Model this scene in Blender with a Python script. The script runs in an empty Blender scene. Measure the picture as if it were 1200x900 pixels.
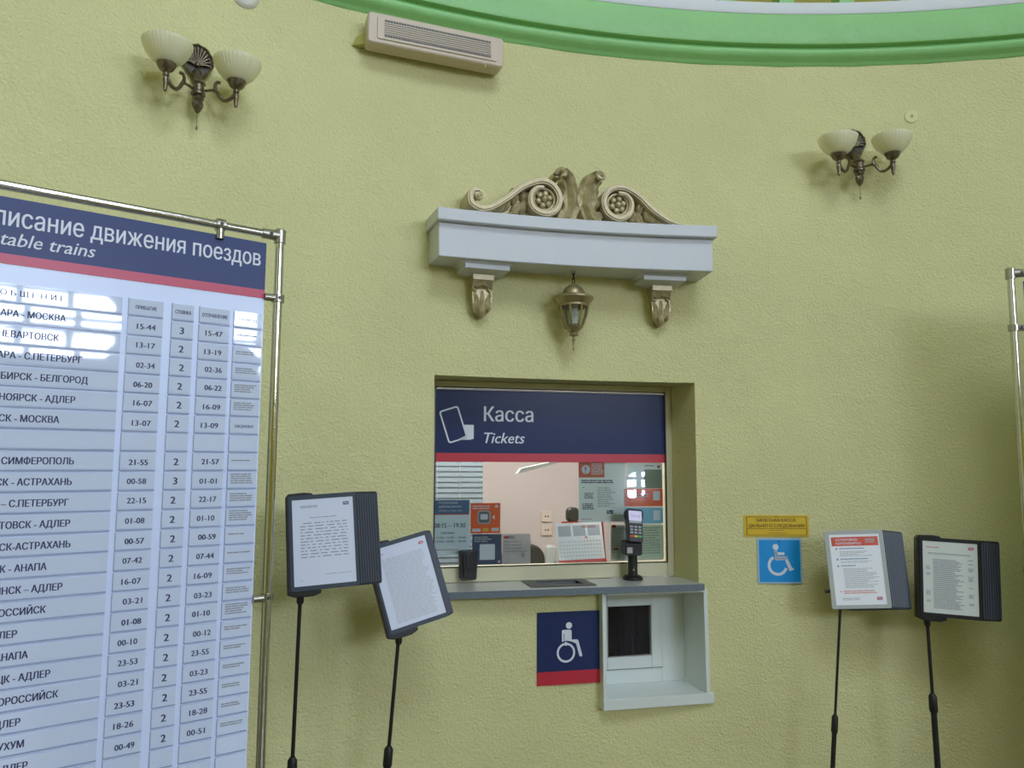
import bpy, bmesh, math, random
from mathutils import Matrix, Vector, Euler
random.seed(7)
PI = math.pi
R_ = math.radians
scn = bpy.context.scene
COL = scn.collection

# ---------------------------------------------------------------- camera
cam_d = bpy.data.cameras.new('camera'); cam = bpy.data.objects.new('camera', cam_d); COL.objects.link(cam)
cam_d.sensor_width = 36; cam_d.lens = 27.0; cam_d.clip_start = .02
cam.matrix_world = Matrix.Translation((0, 0, 1.7)) @ Matrix.Rotation(R_(96), 4, 'X') @ Matrix.Rotation(R_(.25), 4, 'Z')
scn.camera = cam
# ---------------------------------------------------------------- world, light, exposure
w = bpy.data.worlds.new('sky'); scn.world = w; w.use_nodes = True
w.node_tree.nodes['Background'].inputs[0].default_value = (.75, .85, 1, 1)
w.node_tree.nodes['Background'].inputs[1].default_value = 1.0
vs = scn.view_settings
vs.view_transform = 'Standard'; vs.look = 'None'; vs.gamma = 1; vs.exposure = -0.42
vs.use_curve_mapping = False
try: scn.cycles.max_bounces = 10; scn.cycles.diffuse_bounces = 6; scn.cycles.use_denoising = True
except Exception: pass

def area(name, loc, direction, sx, sy, power, color=(1, 1, 1)):
    l = bpy.data.lights.new(name, 'AREA'); l.shape = 'RECTANGLE'; l.size = sx; l.size_y = sy
    l.energy = power; l.color = color
    o = bpy.data.objects.new(name, l); COL.objects.link(o); o.location = loc
    o.rotation_euler = Vector(direction).to_track_quat('-Z', 'Z').to_euler()
    return o
# the big window bank of the hall stands behind the camera to the right: plane n.p = 11
NW = Vector((.697, -.717, 0)); TW = Vector((.717, .697, 0))
def wp(v, dist=11.0): return NW * dist + TW * v
DAY = (.79, .90, 1.16)
L_A = 960; L_B = 530; L_D = 40; L_S = 30; L_O = 74; L_K = 240
area('daylight_long_window', wp(-.55, 11.0) + Vector((0, 0, 4.75)), -NW, 3.9, 2.4, L_A, DAY)
area('daylight_side_window', wp(4.55, 11.0) + Vector((0, 0, 4.75)), -NW, 2.5, 2.4, L_B, DAY)
area('daylight_door_glass', wp(1.0, 11.02) + Vector((0, 0, 1.27)), -NW, .50, .62, L_D, DAY)
area('added_left_fill', Vector((-3.55, -6.0, 4.6)), (1, 0, 0), 3.6, 2.2, L_S, DAY)  # added fill light, out of view, softens shadows from the left rear
area('added_overhead_fill', Vector((1.39, -1.2, 6.75)), (0, 0, -1), 2.4, 2.4, L_K, (.82, .93, 1.10))  # added overhead light, out of view, brightens the round wall towards its top
area('office_ceiling_light', Vector((-.10, 4.30, 2.72)), (0, 0, -1), 1.2, .5, L_O, (1, .96, .93))

# ---------------------------------------------------------------- materials
def mat(name, col, rough=.5, metal=0., bump=None, spec=.5, coat=0., var=None, trans=0., emis=0.):
    m = bpy.data.materials.new(name); m.use_nodes = True
    nt = m.node_tree; b = nt.nodes['Principled BSDF']
    b.inputs['Base Color'].default_value = (*col, 1); b.inputs['Roughness'].default_value = rough
    b.inputs['Metallic'].default_value = metal; b.inputs['Specular IOR Level'].default_value = spec
    b.inputs['Coat Weight'].default_value = coat; b.inputs['Coat Roughness'].default_value = .03
    b.inputs['Transmission Weight'].default_value = trans
    if emis:
        b.inputs['Emission Color'].default_value = (*col, 1); b.inputs['Emission Strength'].default_value = emis
    tc = nt.nodes.new('ShaderNodeTexCoord')
    if var:   # (scale, amount)
        n = nt.nodes.new('ShaderNodeTexNoise'); n.inputs['Scale'].default_value = var[0]; n.inputs['Detail'].default_value = 5
        mx = nt.nodes.new('ShaderNodeMix'); mx.data_type = 'RGBA'
        rp = nt.nodes.new('ShaderNodeMapRange'); rp.inputs[1].default_value = .3; rp.inputs[2].default_value = .7
        nt.links.new(tc.outputs['Object'], n.inputs['Vector']); nt.links.new(n.outputs['Fac'], rp.inputs[0])
        nt.links.new(rp.outputs[0], mx.inputs['Factor'])
        mx.inputs['A'].default_value = (*[c * (1 - var[1]) for c in col], 1)
        mx.inputs['B'].default_value = (*[min(1, c * (1 + var[1] * .6)) for c in col], 1)
        nt.links.new(mx.outputs['Result'], b.inputs['Base Color'])
    if bump:  # list of (scale, distance)
        prev = None
        for sc, di in bump:
            n = nt.nodes.new('ShaderNodeTexNoise'); n.inputs['Scale'].default_value = sc; n.inputs['Detail'].default_value = 3
            nt.links.new(tc.outputs['Object'], n.inputs['Vector'])
            bp = nt.nodes.new('ShaderNodeBump'); bp.inputs['Strength'].default_value = 1; bp.inputs['Distance'].default_value = di
            nt.links.new(n.outputs['Fac'], bp.inputs['Height'])
            if prev: nt.links.new(prev.outputs['Normal'], bp.inputs['Normal'])
            prev = bp
        nt.links.new(prev.outputs['Normal'], b.inputs['Normal'])
    return m
M = {}
WALLC = (.70, .672, .345)
M['wall'] = mat('stucco_yellow', WALLC, .75, bump=[(7, .010), (95, .0062), (210, .002)], spec=.35, var=(1.6, .07))
M['wall_smooth'] = mat('plaster_reveal', WALLC, .55, bump=[(60, .003)], spec=.4, var=(5, .05))
M['green'] = mat('green_paint', (.28, .60, .22), .42, bump=[(9, .006)], spec=.45, var=(3, .05))
M['ledge'] = mat('pale_ledge', (.72, .76, .78), .5)
M['white'] = mat('white_paint', (.60, .62, .66), .42, bump=[(25, .0012)], var=(6, .02))
M['hatch'] = mat('white_laminate', (.68, .73, .70), .32, bump=[(40, .0003)])
M['pvc'] = mat('cream_plastic_frame', (.62, .585, .40), .35)
M['gold'] = mat('gold_paint', (.52, .45, .27), .36, .5, bump=[(55, .003), (220, .0008)], var=(35, .28))
M['goldpale'] = mat('pale_gold_paint', (.48, .41, .25), .40, .4, bump=[(80, .002)], var=(40, .12))
M['bronze'] = mat('aged_bronze', (.20, .165, .115), .32, .85, bump=[(120, .0012)], var=(60, .35))
M['bronzedark'] = mat('dark_bronze_plate', (.085, .075, .06), .55, .6, bump=[(120, .0012)], var=(60, .3))
M['lantern'] = mat('lantern_bronze', (.36, .30, .165), .38, .65, bump=[(90, .0008)], var=(40, .2))
M['black'] = mat('black_plastic', (.012, .012, .014), .38)
M['blackrub'] = mat('black_metal', (.008, .008, .009), .5)
M['slate'] = mat('slate_plastic', (.035, .048, .072), .45)
M['slate2'] = mat('grey_blue_plastic', (.10, .125, .16), .45)
M['palegrey'] = mat('pale_grey_plastic', (.42, .44, .43), .4)
M['paper'] = mat('paper_in_sleeve', (.66, .71, .86), .35, coat=.35)
M['paper2'] = mat('paper', (.84, .87, .93), .5)
M['paper3'] = mat('paper_greyish', (.66, .70, .68), .35, coat=.35)
M['ink'] = mat('navy_ink', (.02, .025, .09), .5)
M['inkgrey'] = mat('grey_ink', (.27, .29, .33), .5)
M['inkpale'] = mat('pale_grey_ink', (.47, .50, .53), .5)
M['inkred'] = mat('red_ink', (.62, .09, .07), .5)
M['navy'] = mat('navy_print', (.020, .032, .105), .3, spec=.2)
M['navyb'] = mat('navy_board_print', (.035, .055, .17), .35, spec=.25)
M['red'] = mat('red_print', (.50, .02, .04), .35)
M['redb'] = mat('crimson_board_print', (.52, .045, .10), .35)
M['letter'] = mat('white_print', (.68, .72, .80), .45)
M['board'] = mat('board_plastic', (.65, .74, .99), .28, spec=.45)
M['pocket'] = mat('clear_pocket_over_paper', (.60, .68, .87), .03, spec=.5, coat=1.)
M['pocketedge'] = mat('clear_pocket_edge', (.36, .42, .56), .15)
M['chrome'] = mat('brushed_chrome', (.62, .61, .58), .09, 1., bump=[(300, .0002)])
M['steel'] = mat('cast_steel_clamp', (.45, .43, .38), .28, 1., bump=[(90, .0006)])
M['counter'] = mat('grey_speckled_counter', (.52, .53, .50), .22, spec=.6, var=(260, .25))
M['counteredge'] = mat('blue_grey_counter_edge', (.15, .185, .22), .3, var=(260, .3))
M['tray'] = mat('dark_steel_tray', (.06, .058, .055), .4, .2)
M['basin'] = mat('dark_blue_basin', (.02, .03, .09), .15, .3)
M['yellow'] = mat('yellow_plastic', (.70, .46, .012), .35, var=(12, .04))
M['brown'] = mat('brown_engraving', (.10, .05, .01), .5)
M['blue'] = mat('blue_plastic', (.006, .29, .72), .35)
M['bluerim'] = mat('pale_blue_rim', (.36, .52, .66), .35)
M['orange'] = mat('orange_red_print', (.66, .085, .045), .4, coat=.4)
M['yellowkey'] = mat('yellow_key', (.75, .5, .03), .4)
M['redkey'] = mat('red_key', (.65, .03, .03), .4)
M['greenkey'] = mat('green_key', (.03, .45, .1), .4)
M['key'] = mat('grey_keys', (.33, .34, .36), .4)
M['screen'] = mat('lit_screen', (.60, .55, .78), .3, emis=.35)
M['screengrey'] = mat('screen_lower', (.33, .37, .38), .3)
M['beige'] = mat('beige_plastic', (.60, .50, .385), .45)
M['beigedark'] = mat('dark_slots', (.05, .045, .04), .6)
M['beigemid'] = mat('beige_grey_louvres', (.36, .32, .28), .5)
M['bracketgreen'] = mat('painted_bracket', (.45, .44, .13), .5)
M['officewall'] = mat('pinkish_office_wall', (.62, .53, .51), .6, var=(2, .03))
M['officewhite'] = mat('office_white', (.7, .7, .68), .6)
M['officefloor'] = mat('office_floor', (.25, .2, .15), .5)
M['blind'] = mat('blind_grey_green', (.17, .215, .25), .45)
M['brownwood'] = mat('dark_brown_curtain', (.012, .006, .005), .8, var=(9, .4), spec=.08)
M['hallwall'] = mat('hall_wall_yellow', (.60, .54, .14), .7)
M['ceil'] = mat('ceiling_white', (.75, .75, .72), .8)
M['floor'] = mat('grey_floor_tile', (.16, .13, .06), .3, var=(2, .1))
M['frame_w'] = mat('white_mullion', (.6, .62, .65), .5)
M['ivory'] = mat('ivory_plastic', (.66, .64, .56), .4)
M['socket'] = mat('socket_cover', (.7, .58, .5), .4)
M['sage'] = mat('sage_print', (.22, .28, .20), .4)
M['skyblue'] = mat('sky_blue_print', (.14, .36, .50), .4)
M['palegreen'] = mat('pale_green_paper', (.42, .48, .40), .4)
M['calgrey'] = mat('calendar_grey', (.42, .45, .52), .5)

def mixmat(name, col, alpha, rough=.1, glossmix=.25):
    """sheet of film or glass: part transparent, part coloured gloss"""
    m = bpy.data.materials.new(name); m.use_nodes = True; nt = m.node_tree
    b = nt.nodes['Principled BSDF']; b.inputs['Base Color'].default_value = (*col, 1); b.inputs['Roughness'].default_value = rough
    t = nt.nodes.new('ShaderNodeBsdfTransparent'); mx = nt.nodes.new('ShaderNodeMixShader')
    mx.inputs[0].default_value = alpha
    nt.links.new(t.outputs[0], mx.inputs[1]); nt.links.new(b.outputs[0], mx.inputs[2])
    nt.links.new(mx.outputs[0], nt.nodes['Material Output'].inputs['Surface'])
    return m
M['film_orange'] = mixmat('orange_film', (.95, .16, .07), .86)
M['film_navy'] = mixmat('navy_film', (.06, .10, .24), .86)
M['film_grey'] = mixmat('grey_film', (.66, .62, .64), .74)
M['film_white'] = mixmat('pale_film', (.95, .99, .98), .92)
M['film_pale'] = mixmat('pale_blue_film', (.82, .92, 1.0), .97)
def glassmat(name, tint=(1, 1, 1), ior=1.5):
    m = bpy.data.materials.new(name); m.use_nodes = True; nt = m.node_tree; nt.nodes.remove(nt.nodes['Principled BSDF'])
    t = nt.nodes.new('ShaderNodeBsdfTransparent'); t.inputs[0].default_value = (*tint, 1)
    g = nt.nodes.new('ShaderNodeBsdfGlossy'); g.inputs['Roughness'].default_value = .012
    f = nt.nodes.new('ShaderNodeFresnel'); f.inputs[0].default_value = ior
    mx = nt.nodes.new('ShaderNodeMixShader')
    nt.links.new(f.outputs[0], mx.inputs[0]); nt.links.new(t.outputs[0], mx.inputs[1]); nt.links.new(g.outputs[0], mx.inputs[2])
    nt.links.new(mx.outputs[0], nt.nodes['Material Output'].inputs['Surface'])
    return m
M['glass'] = glassmat('window_glass', (.95, .98, .97), 1.55)
M['glass2'] = glassmat('hatch_glass', (.5, .5, .5), 1.3)
M['lglass'] = glassmat('lantern_glass', (.86, .88, .82), 1.5)
def _facing(m):
    nt = m.node_tree; lw = nt.nodes.new('ShaderNodeLayerWeight'); lw.inputs[0].default_value = .25
    ml = nt.nodes.new('ShaderNodeMath'); ml.operation = 'MULTIPLY_ADD'; ml.inputs[1].default_value = .45; ml.inputs[2].default_value = .05
    nt.links.new(lw.outputs['Facing'], ml.inputs[0])
    mx = [n for n in nt.nodes if n.type == 'MIX_SHADER'][0]; nt.links.new(ml.outputs[0], mx.inputs[0])
_facing(M['lglass'])
def bowlmat():
    m = bpy.data.materials.new('frosted_ribbed_glass'); m.use_nodes = True; nt = m.node_tree
    b = nt.nodes['Principled BSDF']; b.inputs['Base Color'].default_value = (.93, .90, .72, 1); b.inputs['Roughness'].default_value = .22
    t = nt.nodes.new('ShaderNodeBsdfTranslucent'); t.inputs[0].default_value = (.95, .93, .76, 1)
    mx = nt.nodes.new('ShaderNodeMixShader'); mx.inputs[0].default_value = .5
    nt.links.new(b.outputs[0], mx.inputs[1]); nt.links.new(t.outputs[0], mx.inputs[2])
    nt.links.new(mx.outputs[0], nt.nodes['Material Output'].inputs['Surface'])
    return m
M['bowl'] = bowlmat()
M['fan_rim'] = mat('panel_rim_slate', (.05, .062, .088), .45)
M['fan_gap'] = mat('panel_gap_dark', (.006, .008, .012), .5)
M['fan_rim_grey'] = mat('panel_rim_grey', (.13, .15, .19), .45)
M['fan_gap_grey'] = mat('panel_gap_grey', (.035, .045, .06), .5)

# ---------------------------------------------------------------- helpers
CX, CY, RR = 1.39, -1.44, 5.0          # centre and radius of the round hall wall
SMALL = ('print', 'small_heading', 'date_print')
def tag(o, label=None, cat=None, group=None, kind=None):
    if label: o['label'] = label
    if cat: o['category'] = cat
    if group: o['group'] = group
    if kind: o['kind'] = kind
    return o
def empty(name, loc, rz=0, label=None, cat=None, group=None):
    o = bpy.data.objects.new(name, None); COL.objects.link(o); o.empty_display_size = .1
    o.location = loc; o.rotation_euler = (0, 0, rz)
    return tag(o, label, cat, group)
def wall_empty(name, th, z, label=None, cat=None, group=None):
    a = R_(th)
    return empty(name, (CX + RR * math.cos(a), CY + RR * math.sin(a), z), R_(th - 90), label, cat, group)
def bend(v):
    """(s along the wall, -d off the wall, z) -> local coordinates on the round wall"""
    s, y, z = v; ph = s / RR; r = RR + y
    return (r * math.sin(ph), r * math.cos(ph) - RR, z)
class MB:
    def __init__(s, mx=None): s.v = []; s.f = []; s.mx = mx; s.fm = []; s.cm = 0
    def add(s, vs, fs, mx=None):
        n = len(s.v)
        for p in vs:
            p = Vector(p)
            if mx is not None: p = mx @ p
            s.v.append(p)
        for f in fs: s.f.append([i + n for i in f]); s.fm.append(s.cm)
        return s
    def box(s, x0, x1, y0, y1, z0, z1, mx=None):
        return s.add([(x0, y0, z0), (x1, y0, z0), (x1, y1, z0), (x0, y1, z0), (x0, y0, z1), (x1, y0, z1), (x1, y1, z1), (x0, y1, z1)],
                     [(0, 3, 2, 1), (4, 5, 6, 7), (0, 1, 5, 4), (1, 2, 6, 5), (2, 3, 7, 6), (3, 0, 4, 7)], mx)
    def boxn(s, x0, x1, y0, y1, z0, z1, n):      # box split in n along x, for bending
        for k in range(n + 1):
            x = x0 + (x1 - x0) * k / n
            s.v += [Vector((x, y0, z0)), Vector((x, y1, z0)), Vector((x, y1, z1)), Vector((x, y0, z1))]
        b = len(s.v) - 4 * (n + 1)
        for k in range(n):
            a = b + 4 * k
            for j in range(4):
                s.f.append([a + j, a + 4 + j, a + 4 + (j + 1) % 4, a + (j + 1) % 4][::-1]); s.fm.append(s.cm)
        s.f.append([b, b + 1, b + 2, b + 3][::-1]); e = b + 4 * n; s.f.append([e, e + 1, e + 2, e + 3]); s.fm += [s.cm] * 2
        return s
    def quad(s, x0, x1, z0, z1, y, mx=None):
        return s.add([(x0, y, z0), (x1, y, z0), (x1, y, z1), (x0, y, z1)], [(0, 1, 2, 3)], mx)
    def prism(s, pts, y0, y1, mx=None):          # outline in x,z (ccw seen from -y)
        n = len(pts)
        vs = [(x, y0, z) for x, z in pts] + [(x, y1, z) for x, z in pts]
        fs = [list(range(n)), list(range(2 * n - 1, n - 1, -1))] + [(i, i + n, (i + 1) % n + n, (i + 1) % n) for i in range(n)]
        return s.add(vs, fs, mx)
    def prismx(s, pts, x0, x1, mx=None):         # outline in y,z extruded along x
        n = len(pts)
        vs = [(x0, y, z) for y, z in pts] + [(x1, y, z) for y, z in pts]
        fs = [list(range(n)), list(range(2 * n - 1, n - 1, -1))] + [(i, i + n, (i + 1) % n + n, (i + 1) % n) for i in range(n)]
        return s.add(vs, fs, mx)
    def lathe(s, prof, seg=24, c=(0, 0, 0), mx=None, rib=0, ribn=24):
        n = len(prof); vs = []
        for k in range(seg):
            a = 2 * PI * k / seg
            for r, z in prof:
                q = r * (1 + rib * math.cos(ribn * a))
                vs.append((c[0] + q * math.cos(a), c[1] + q * math.sin(a), c[2] + z))
        fs = []
        for k in range(seg):
            for j in range(n - 1):
                a, b = k * n + j, ((k + 1) % seg) * n + j
                fs.append((a, b, b + 1, a + 1))
        return s.add(vs, fs, mx)
    def tube(s, pts, r, seg=10, mx=None, caps=True):
        pts = [Vector(p) for p in pts]; n = len(pts)
        rs = r if isinstance(r, (list, tuple)) else [r] * n
        vs = []; up = Vector((0, 0, 1)); pu = None
        for i, p in enumerate(pts):
            d = (pts[min(i + 1, n - 1)] - pts[max(i - 1, 0)]).normalized()
            if pu is None:
                ref = up if abs(d.z) < .9 else Vector((1, 0, 0)); u = d.cross(ref).normalized()
            else: u = (pu - d * pu.dot(d)).normalized()
            pu = u; v = d.cross(u)
            for k in range(seg):
                a = 2 * PI * k / seg; vs.append(p + (u * math.cos(a) + v * math.sin(a)) * rs[i])
        fs = []
        for i in range(n - 1):
            for k in range(seg):
                a, b = i * seg + k, i * seg + (k + 1) % seg
                fs.append((a, b, b + seg, a + seg))
        if caps: fs += [list(range(seg))[::-1], [(n - 1) * seg + k for k in range(seg)]]
        return s.add(vs, fs, mx)
    def ball(s, c, rx, ry, rz, seg=12, rings=8, mx=None):
        prof = [(math.sin(PI * j / rings), -math.cos(PI * j / rings)) for j in range(rings + 1)]
        T = Matrix.Translation(c) @ Matrix.Diagonal((rx, ry, rz, 1))
        return s.lathe([(max(r, .001), z) for r, z in prof], seg, mx=(mx @ T if mx is not None else T))
    def lobe(s, base, ang, L, W, H, y0, nu=10, nv=8, groove=.35, curl=0., bendk=0.):
        """carved leaf lobe lying on the plane y=y0, base point in x,z, pointing along ang"""
        vs = []
        for i in range(nu + 1):
            u = i / nu; wd = W * (math.sin(PI * min(1, u * .92 + .06)) ** .75) / 2
            a = ang + bendk * u
            cx = base[0] + math.cos(ang + bendk * u / 2) * L * u; cz = base[1] + math.sin(ang + bendk * u / 2) * L * u
            nx, nz = -math.sin(a), math.cos(a)
            for j in range(nv + 1):
                v = -1 + 2 * j / nv
                h = H * (math.sin(PI * (u * .8 + .15)) ** .6) * max(0, 1 - v * v) ** .5 * (1 - groove * math.exp(-(v / .22) ** 2) + .12 * math.cos(7 * v)) + curl * u ** 3
                vs.append((cx + nx * wd * v, y0 - h, cz + nz * wd * v))
        n0 = len(vs)
        m = nv + 1; fs = []
        for i in range(nu):
            for j in range(nv): fs.append((i * m + j, (i + 1) * m + j, (i + 1) * m + j + 1, i * m + j + 1))
        return s.add(vs, fs)
    def ribbon(s, path, w, d0, d1, rim=.004):
        """carved band along a path in x,z: w = width(s), from depth d0 (back) to d1 (front)"""
        n = len(path); ws = w if isinstance(w, (list, tuple)) else [w] * n; vs = []
        for i, (x, z) in enumerate(path):
            a, b = path[max(i - 1, 0)], path[min(i + 1, n - 1)]
            tx, tz = b[0] - a[0], b[1] - a[1]; l = math.hypot(tx, tz) or 1; nx, nz = -tz / l, tx / l; q = ws[i] / 2
            for o_, y in ((-1, -d0), (-1, -d1 + .003), (-.86, -d1), (-.55, -d1), (-.4, -d1 + rim), (.4, -d1 + rim), (.55, -d1), (.86, -d1), (1, -d1 + .003), (1, -d0)):
                vs.append((x + nx * q * o_, y, z + nz * q * o_))
        fs = []; m = 10
        for i in range(n - 1):
            for j in range(m): fs.append((i * m + j, i * m + (j + 1) % m, (i + 1) * m + (j + 1) % m, (i + 1) * m + j))
        fs += [list(range(m))[::-1], [(n - 1) * m + j for j in range(m)]]
        return s.add(vs, fs)
    def build(s, name, mats, parent=None, smooth=True, bendit=False, bevel=0, kind=None, angle=35, label=None):
        me = bpy.data.meshes.new(name)
        vs = s.v
        if s.mx is not None: vs = [s.mx @ v for v in vs]
        if bendit: vs = [bend(v) for v in vs]
        me.from_pydata([tuple(v) for v in vs], [], s.f)
        if not isinstance(mats, (list, tuple)): mats = [mats]
        for m in mats: me.materials.append(m)
        if len(mats) > 1: me.polygons.foreach_set('material_index', s.fm)
        bm = bmesh.new(); bm.from_mesh(me); bmesh.ops.recalc_face_normals(bm, faces=bm.faces); bm.to_mesh(me); bm.free()
        if smooth:
            me.polygons.foreach_set('use_smooth', [True] * len(me.polygons))
            me.set_sharp_from_angle(angle=R_(angle))
        o = bpy.data.objects.new(name, me); COL.objects.link(o)
        if parent is not None: o.parent = parent
        if bevel:
            md = o.modifiers.new('bevel', 'BEVEL'); md.width = bevel; md.segments = 2; md.limit_method = 'ANGLE'
        if kind: o['kind'] = kind
        if label: o['label'] = label
        if name.endswith('print') or name in ('small_heading', 'month_block'): o['kind'] = 'stuff'
        return o
def spline(pts, n=6):
    out = []; P = [pts[0]] + list(pts) + [pts[-1]]
    for i in range(1, len(P) - 2):
        p0, p1, p2, p3 = P[i - 1], P[i], P[i + 1], P[i + 2]
        for k in range(n):
            t = k / n
            out.append(tuple(.5 * ((2 * p1[c]) + (-p0[c] + p2[c]) * t + (2 * p0[c] - 5 * p1[c] + 4 * p2[c] - p3[c]) * t * t + (-p0[c] + 3 * p1[c] - 3 * p2[c] + p3[c]) * t ** 3) for c in range(len(p1))))
    out.append(tuple(pts[-1])); return out
def rrect(x0, x1, z0, z1, r, n=4):
    pts = []
    for cx, cz, a0 in ((x1 - r, z0 + r, -90), (x1 - r, z1 - r, 0), (x0 + r, z1 - r, 90), (x0 + r, z0 + r, 180)):
        for k in range(n + 1):
            a = R_(a0 + 90 * k / n); pts.append((cx + r * math.cos(a), cz + r * math.sin(a)))
    return pts
TEXTS = {}
from mathutils.geometry import delaunay_2d_cdt
def glyph_fill(me):
    """fill letter outlines contour by contour (the font's contours overlap, so each is filled on its own, with its holes)"""
    nb = {}
    for e in me.edges:
        a, b = e.vertices; nb.setdefault(a, []).append(b); nb.setdefault(b, []).append(a)
    seen = set(); loops = []
    for v0 in range(len(me.vertices)):
        if v0 in seen or v0 not in nb: continue
        lp = [v0]; seen.add(v0); cur = nb[v0][0] if (v0 + 1) not in nb[v0] else v0 + 1
        while cur not in seen:
            lp.append(cur); seen.add(cur); nx = [q for q in nb[cur] if q not in seen]
            if not nx: break
            cur = nx[0]
        if len(lp) > 2: loops.append([me.vertices[i].co.copy() for i in lp])
    # nonzero winding fill over a constrained triangulation
    pts = []; eds = []
    for l in loops:
        b0 = len(pts); pts += [Vector((p.x, p.y)) for p in l]; eds += [(b0 + i, b0 + (i + 1) % len(l)) for i in range(len(l))]
    cv, _, cf, _, _, _ = delaunay_2d_cdt(pts, eds, [], 0, 1e-6)
    bbs = [(min(p.x for p in l), max(p.x for p in l), min(p.y for p in l), max(p.y for p in l), [(l[k - 1].x, l[k - 1].y, l[k].x, l[k].y) for k in range(len(l))]) for l in loops]
    ff = []
    for f in cf:
        x = sum(cv[q].x for q in f) / len(f); y = sum(cv[q].y for q in f) / len(f); wn = 0
        for x0, x1, y0, y1, segs in bbs:
            if not (x0 < x < x1 and y0 < y < y1): continue
            for ax, ay, bx, by in segs:
                if (ay > y) != (by > y) and x < (bx - ax) * (y - ay) / (by - ay) + ax: wn += 1 if by > ay else -1
        if wn: ff.append(list(f))
    return [Vector((p.x, p.y, 0)) for p in cv], ff
def text(s, name, parent, m, x=None, z=0, y=0, size=.05, width=None, align='l', weight=0., shear=0., xs=1., mx=None):
    """flat lettering in the plane y, baseline z; width: fitted to x..x+width"""
    key = (s, shear)
    if key not in TEXTS:
        cu = bpy.data.curves.new('t', 'FONT'); cu.body = s; cu.size = 1; cu.shear = shear; cu.resolution_u = 2; cu.fill_mode = 'NONE'
        ob = bpy.data.objects.new('t', cu); me = bpy.data.meshes.new_from_object(ob)
        vv, ff = glyph_fill(me)
        TEXTS[key] = (vv, ff, min(v.x for v in vv), max(v.x for v in vv))
        bpy.data.objects.remove(ob); bpy.data.curves.remove(cu); bpy.data.meshes.remove(me)
    vv, ff, a, b = TEXTS[key]
    sx = size * xs
    if width is not None: sx = width / (b - a)
    w_ = (b - a) * sx
    x0 = x if align == 'l' else (x - w_ if align == 'r' else x - w_ / 2)
    mb = MB(mx); shifts = [0.] if weight <= 0 else [-weight * 1.3, 0., weight * 1.3]
    nv_ = len(vv); ff_ = []
    for q_, dxx in enumerate(shifts):
        mb.v += [Vector((x0 + (v.x - a) * sx + dxx * size, y - .00002 * q_, z + v.y * size)) for v in vv]; ff_ += [[i + q_ * nv_ for i in f] for f in ff]
    ff = ff_
    me = bpy.data.meshes.new(name); me.from_pydata([tuple((mx @ v) if mx is not None else v) for v in mb.v], [], ff); me.materials.append(m)
    o = bpy.data.objects.new(name, me); COL.objects.link(o); o.parent = parent
    return o
def lines(mb, x0, x1, ztop, zbot, n, y, fill=.5, ragged=.2, rng=None, gap=.012, indent=0):
    """rows of small print, too small to read: word-length dashes"""
    rng = rng or random
    p = (ztop - zbot) / n
    for k in range(n):
        z1 = ztop - k * p; z0 = z1 - p * fill; x = x0 + (indent if k == 0 else 0); xe = x1 - (x1 - x0) * ragged * rng.random()
        while x < xe - .004:
            l = min(xe - x, rng.uniform(.006, .03)); mb.quad(x, x + l, z0, z1, y); x += l + gap * rng.uniform(.15, .35)
    return mb
def logo(parent, x, z, wd, y, m, mx=None):
    b = MB(mx); b.prism(rrect(x, x + wd, z, z + wd * .55, wd * .08), y, y - .0004); b.build('logo_patch', m, parent, smooth=False)
    text('РЖД', 'logo_lettering', parent, M['letter'], x=x + wd * .12, z=z + wd * .13, y=y - .0007, size=wd * .42, width=wd * .76, weight=.02, shear=.25, mx=mx)

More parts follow.
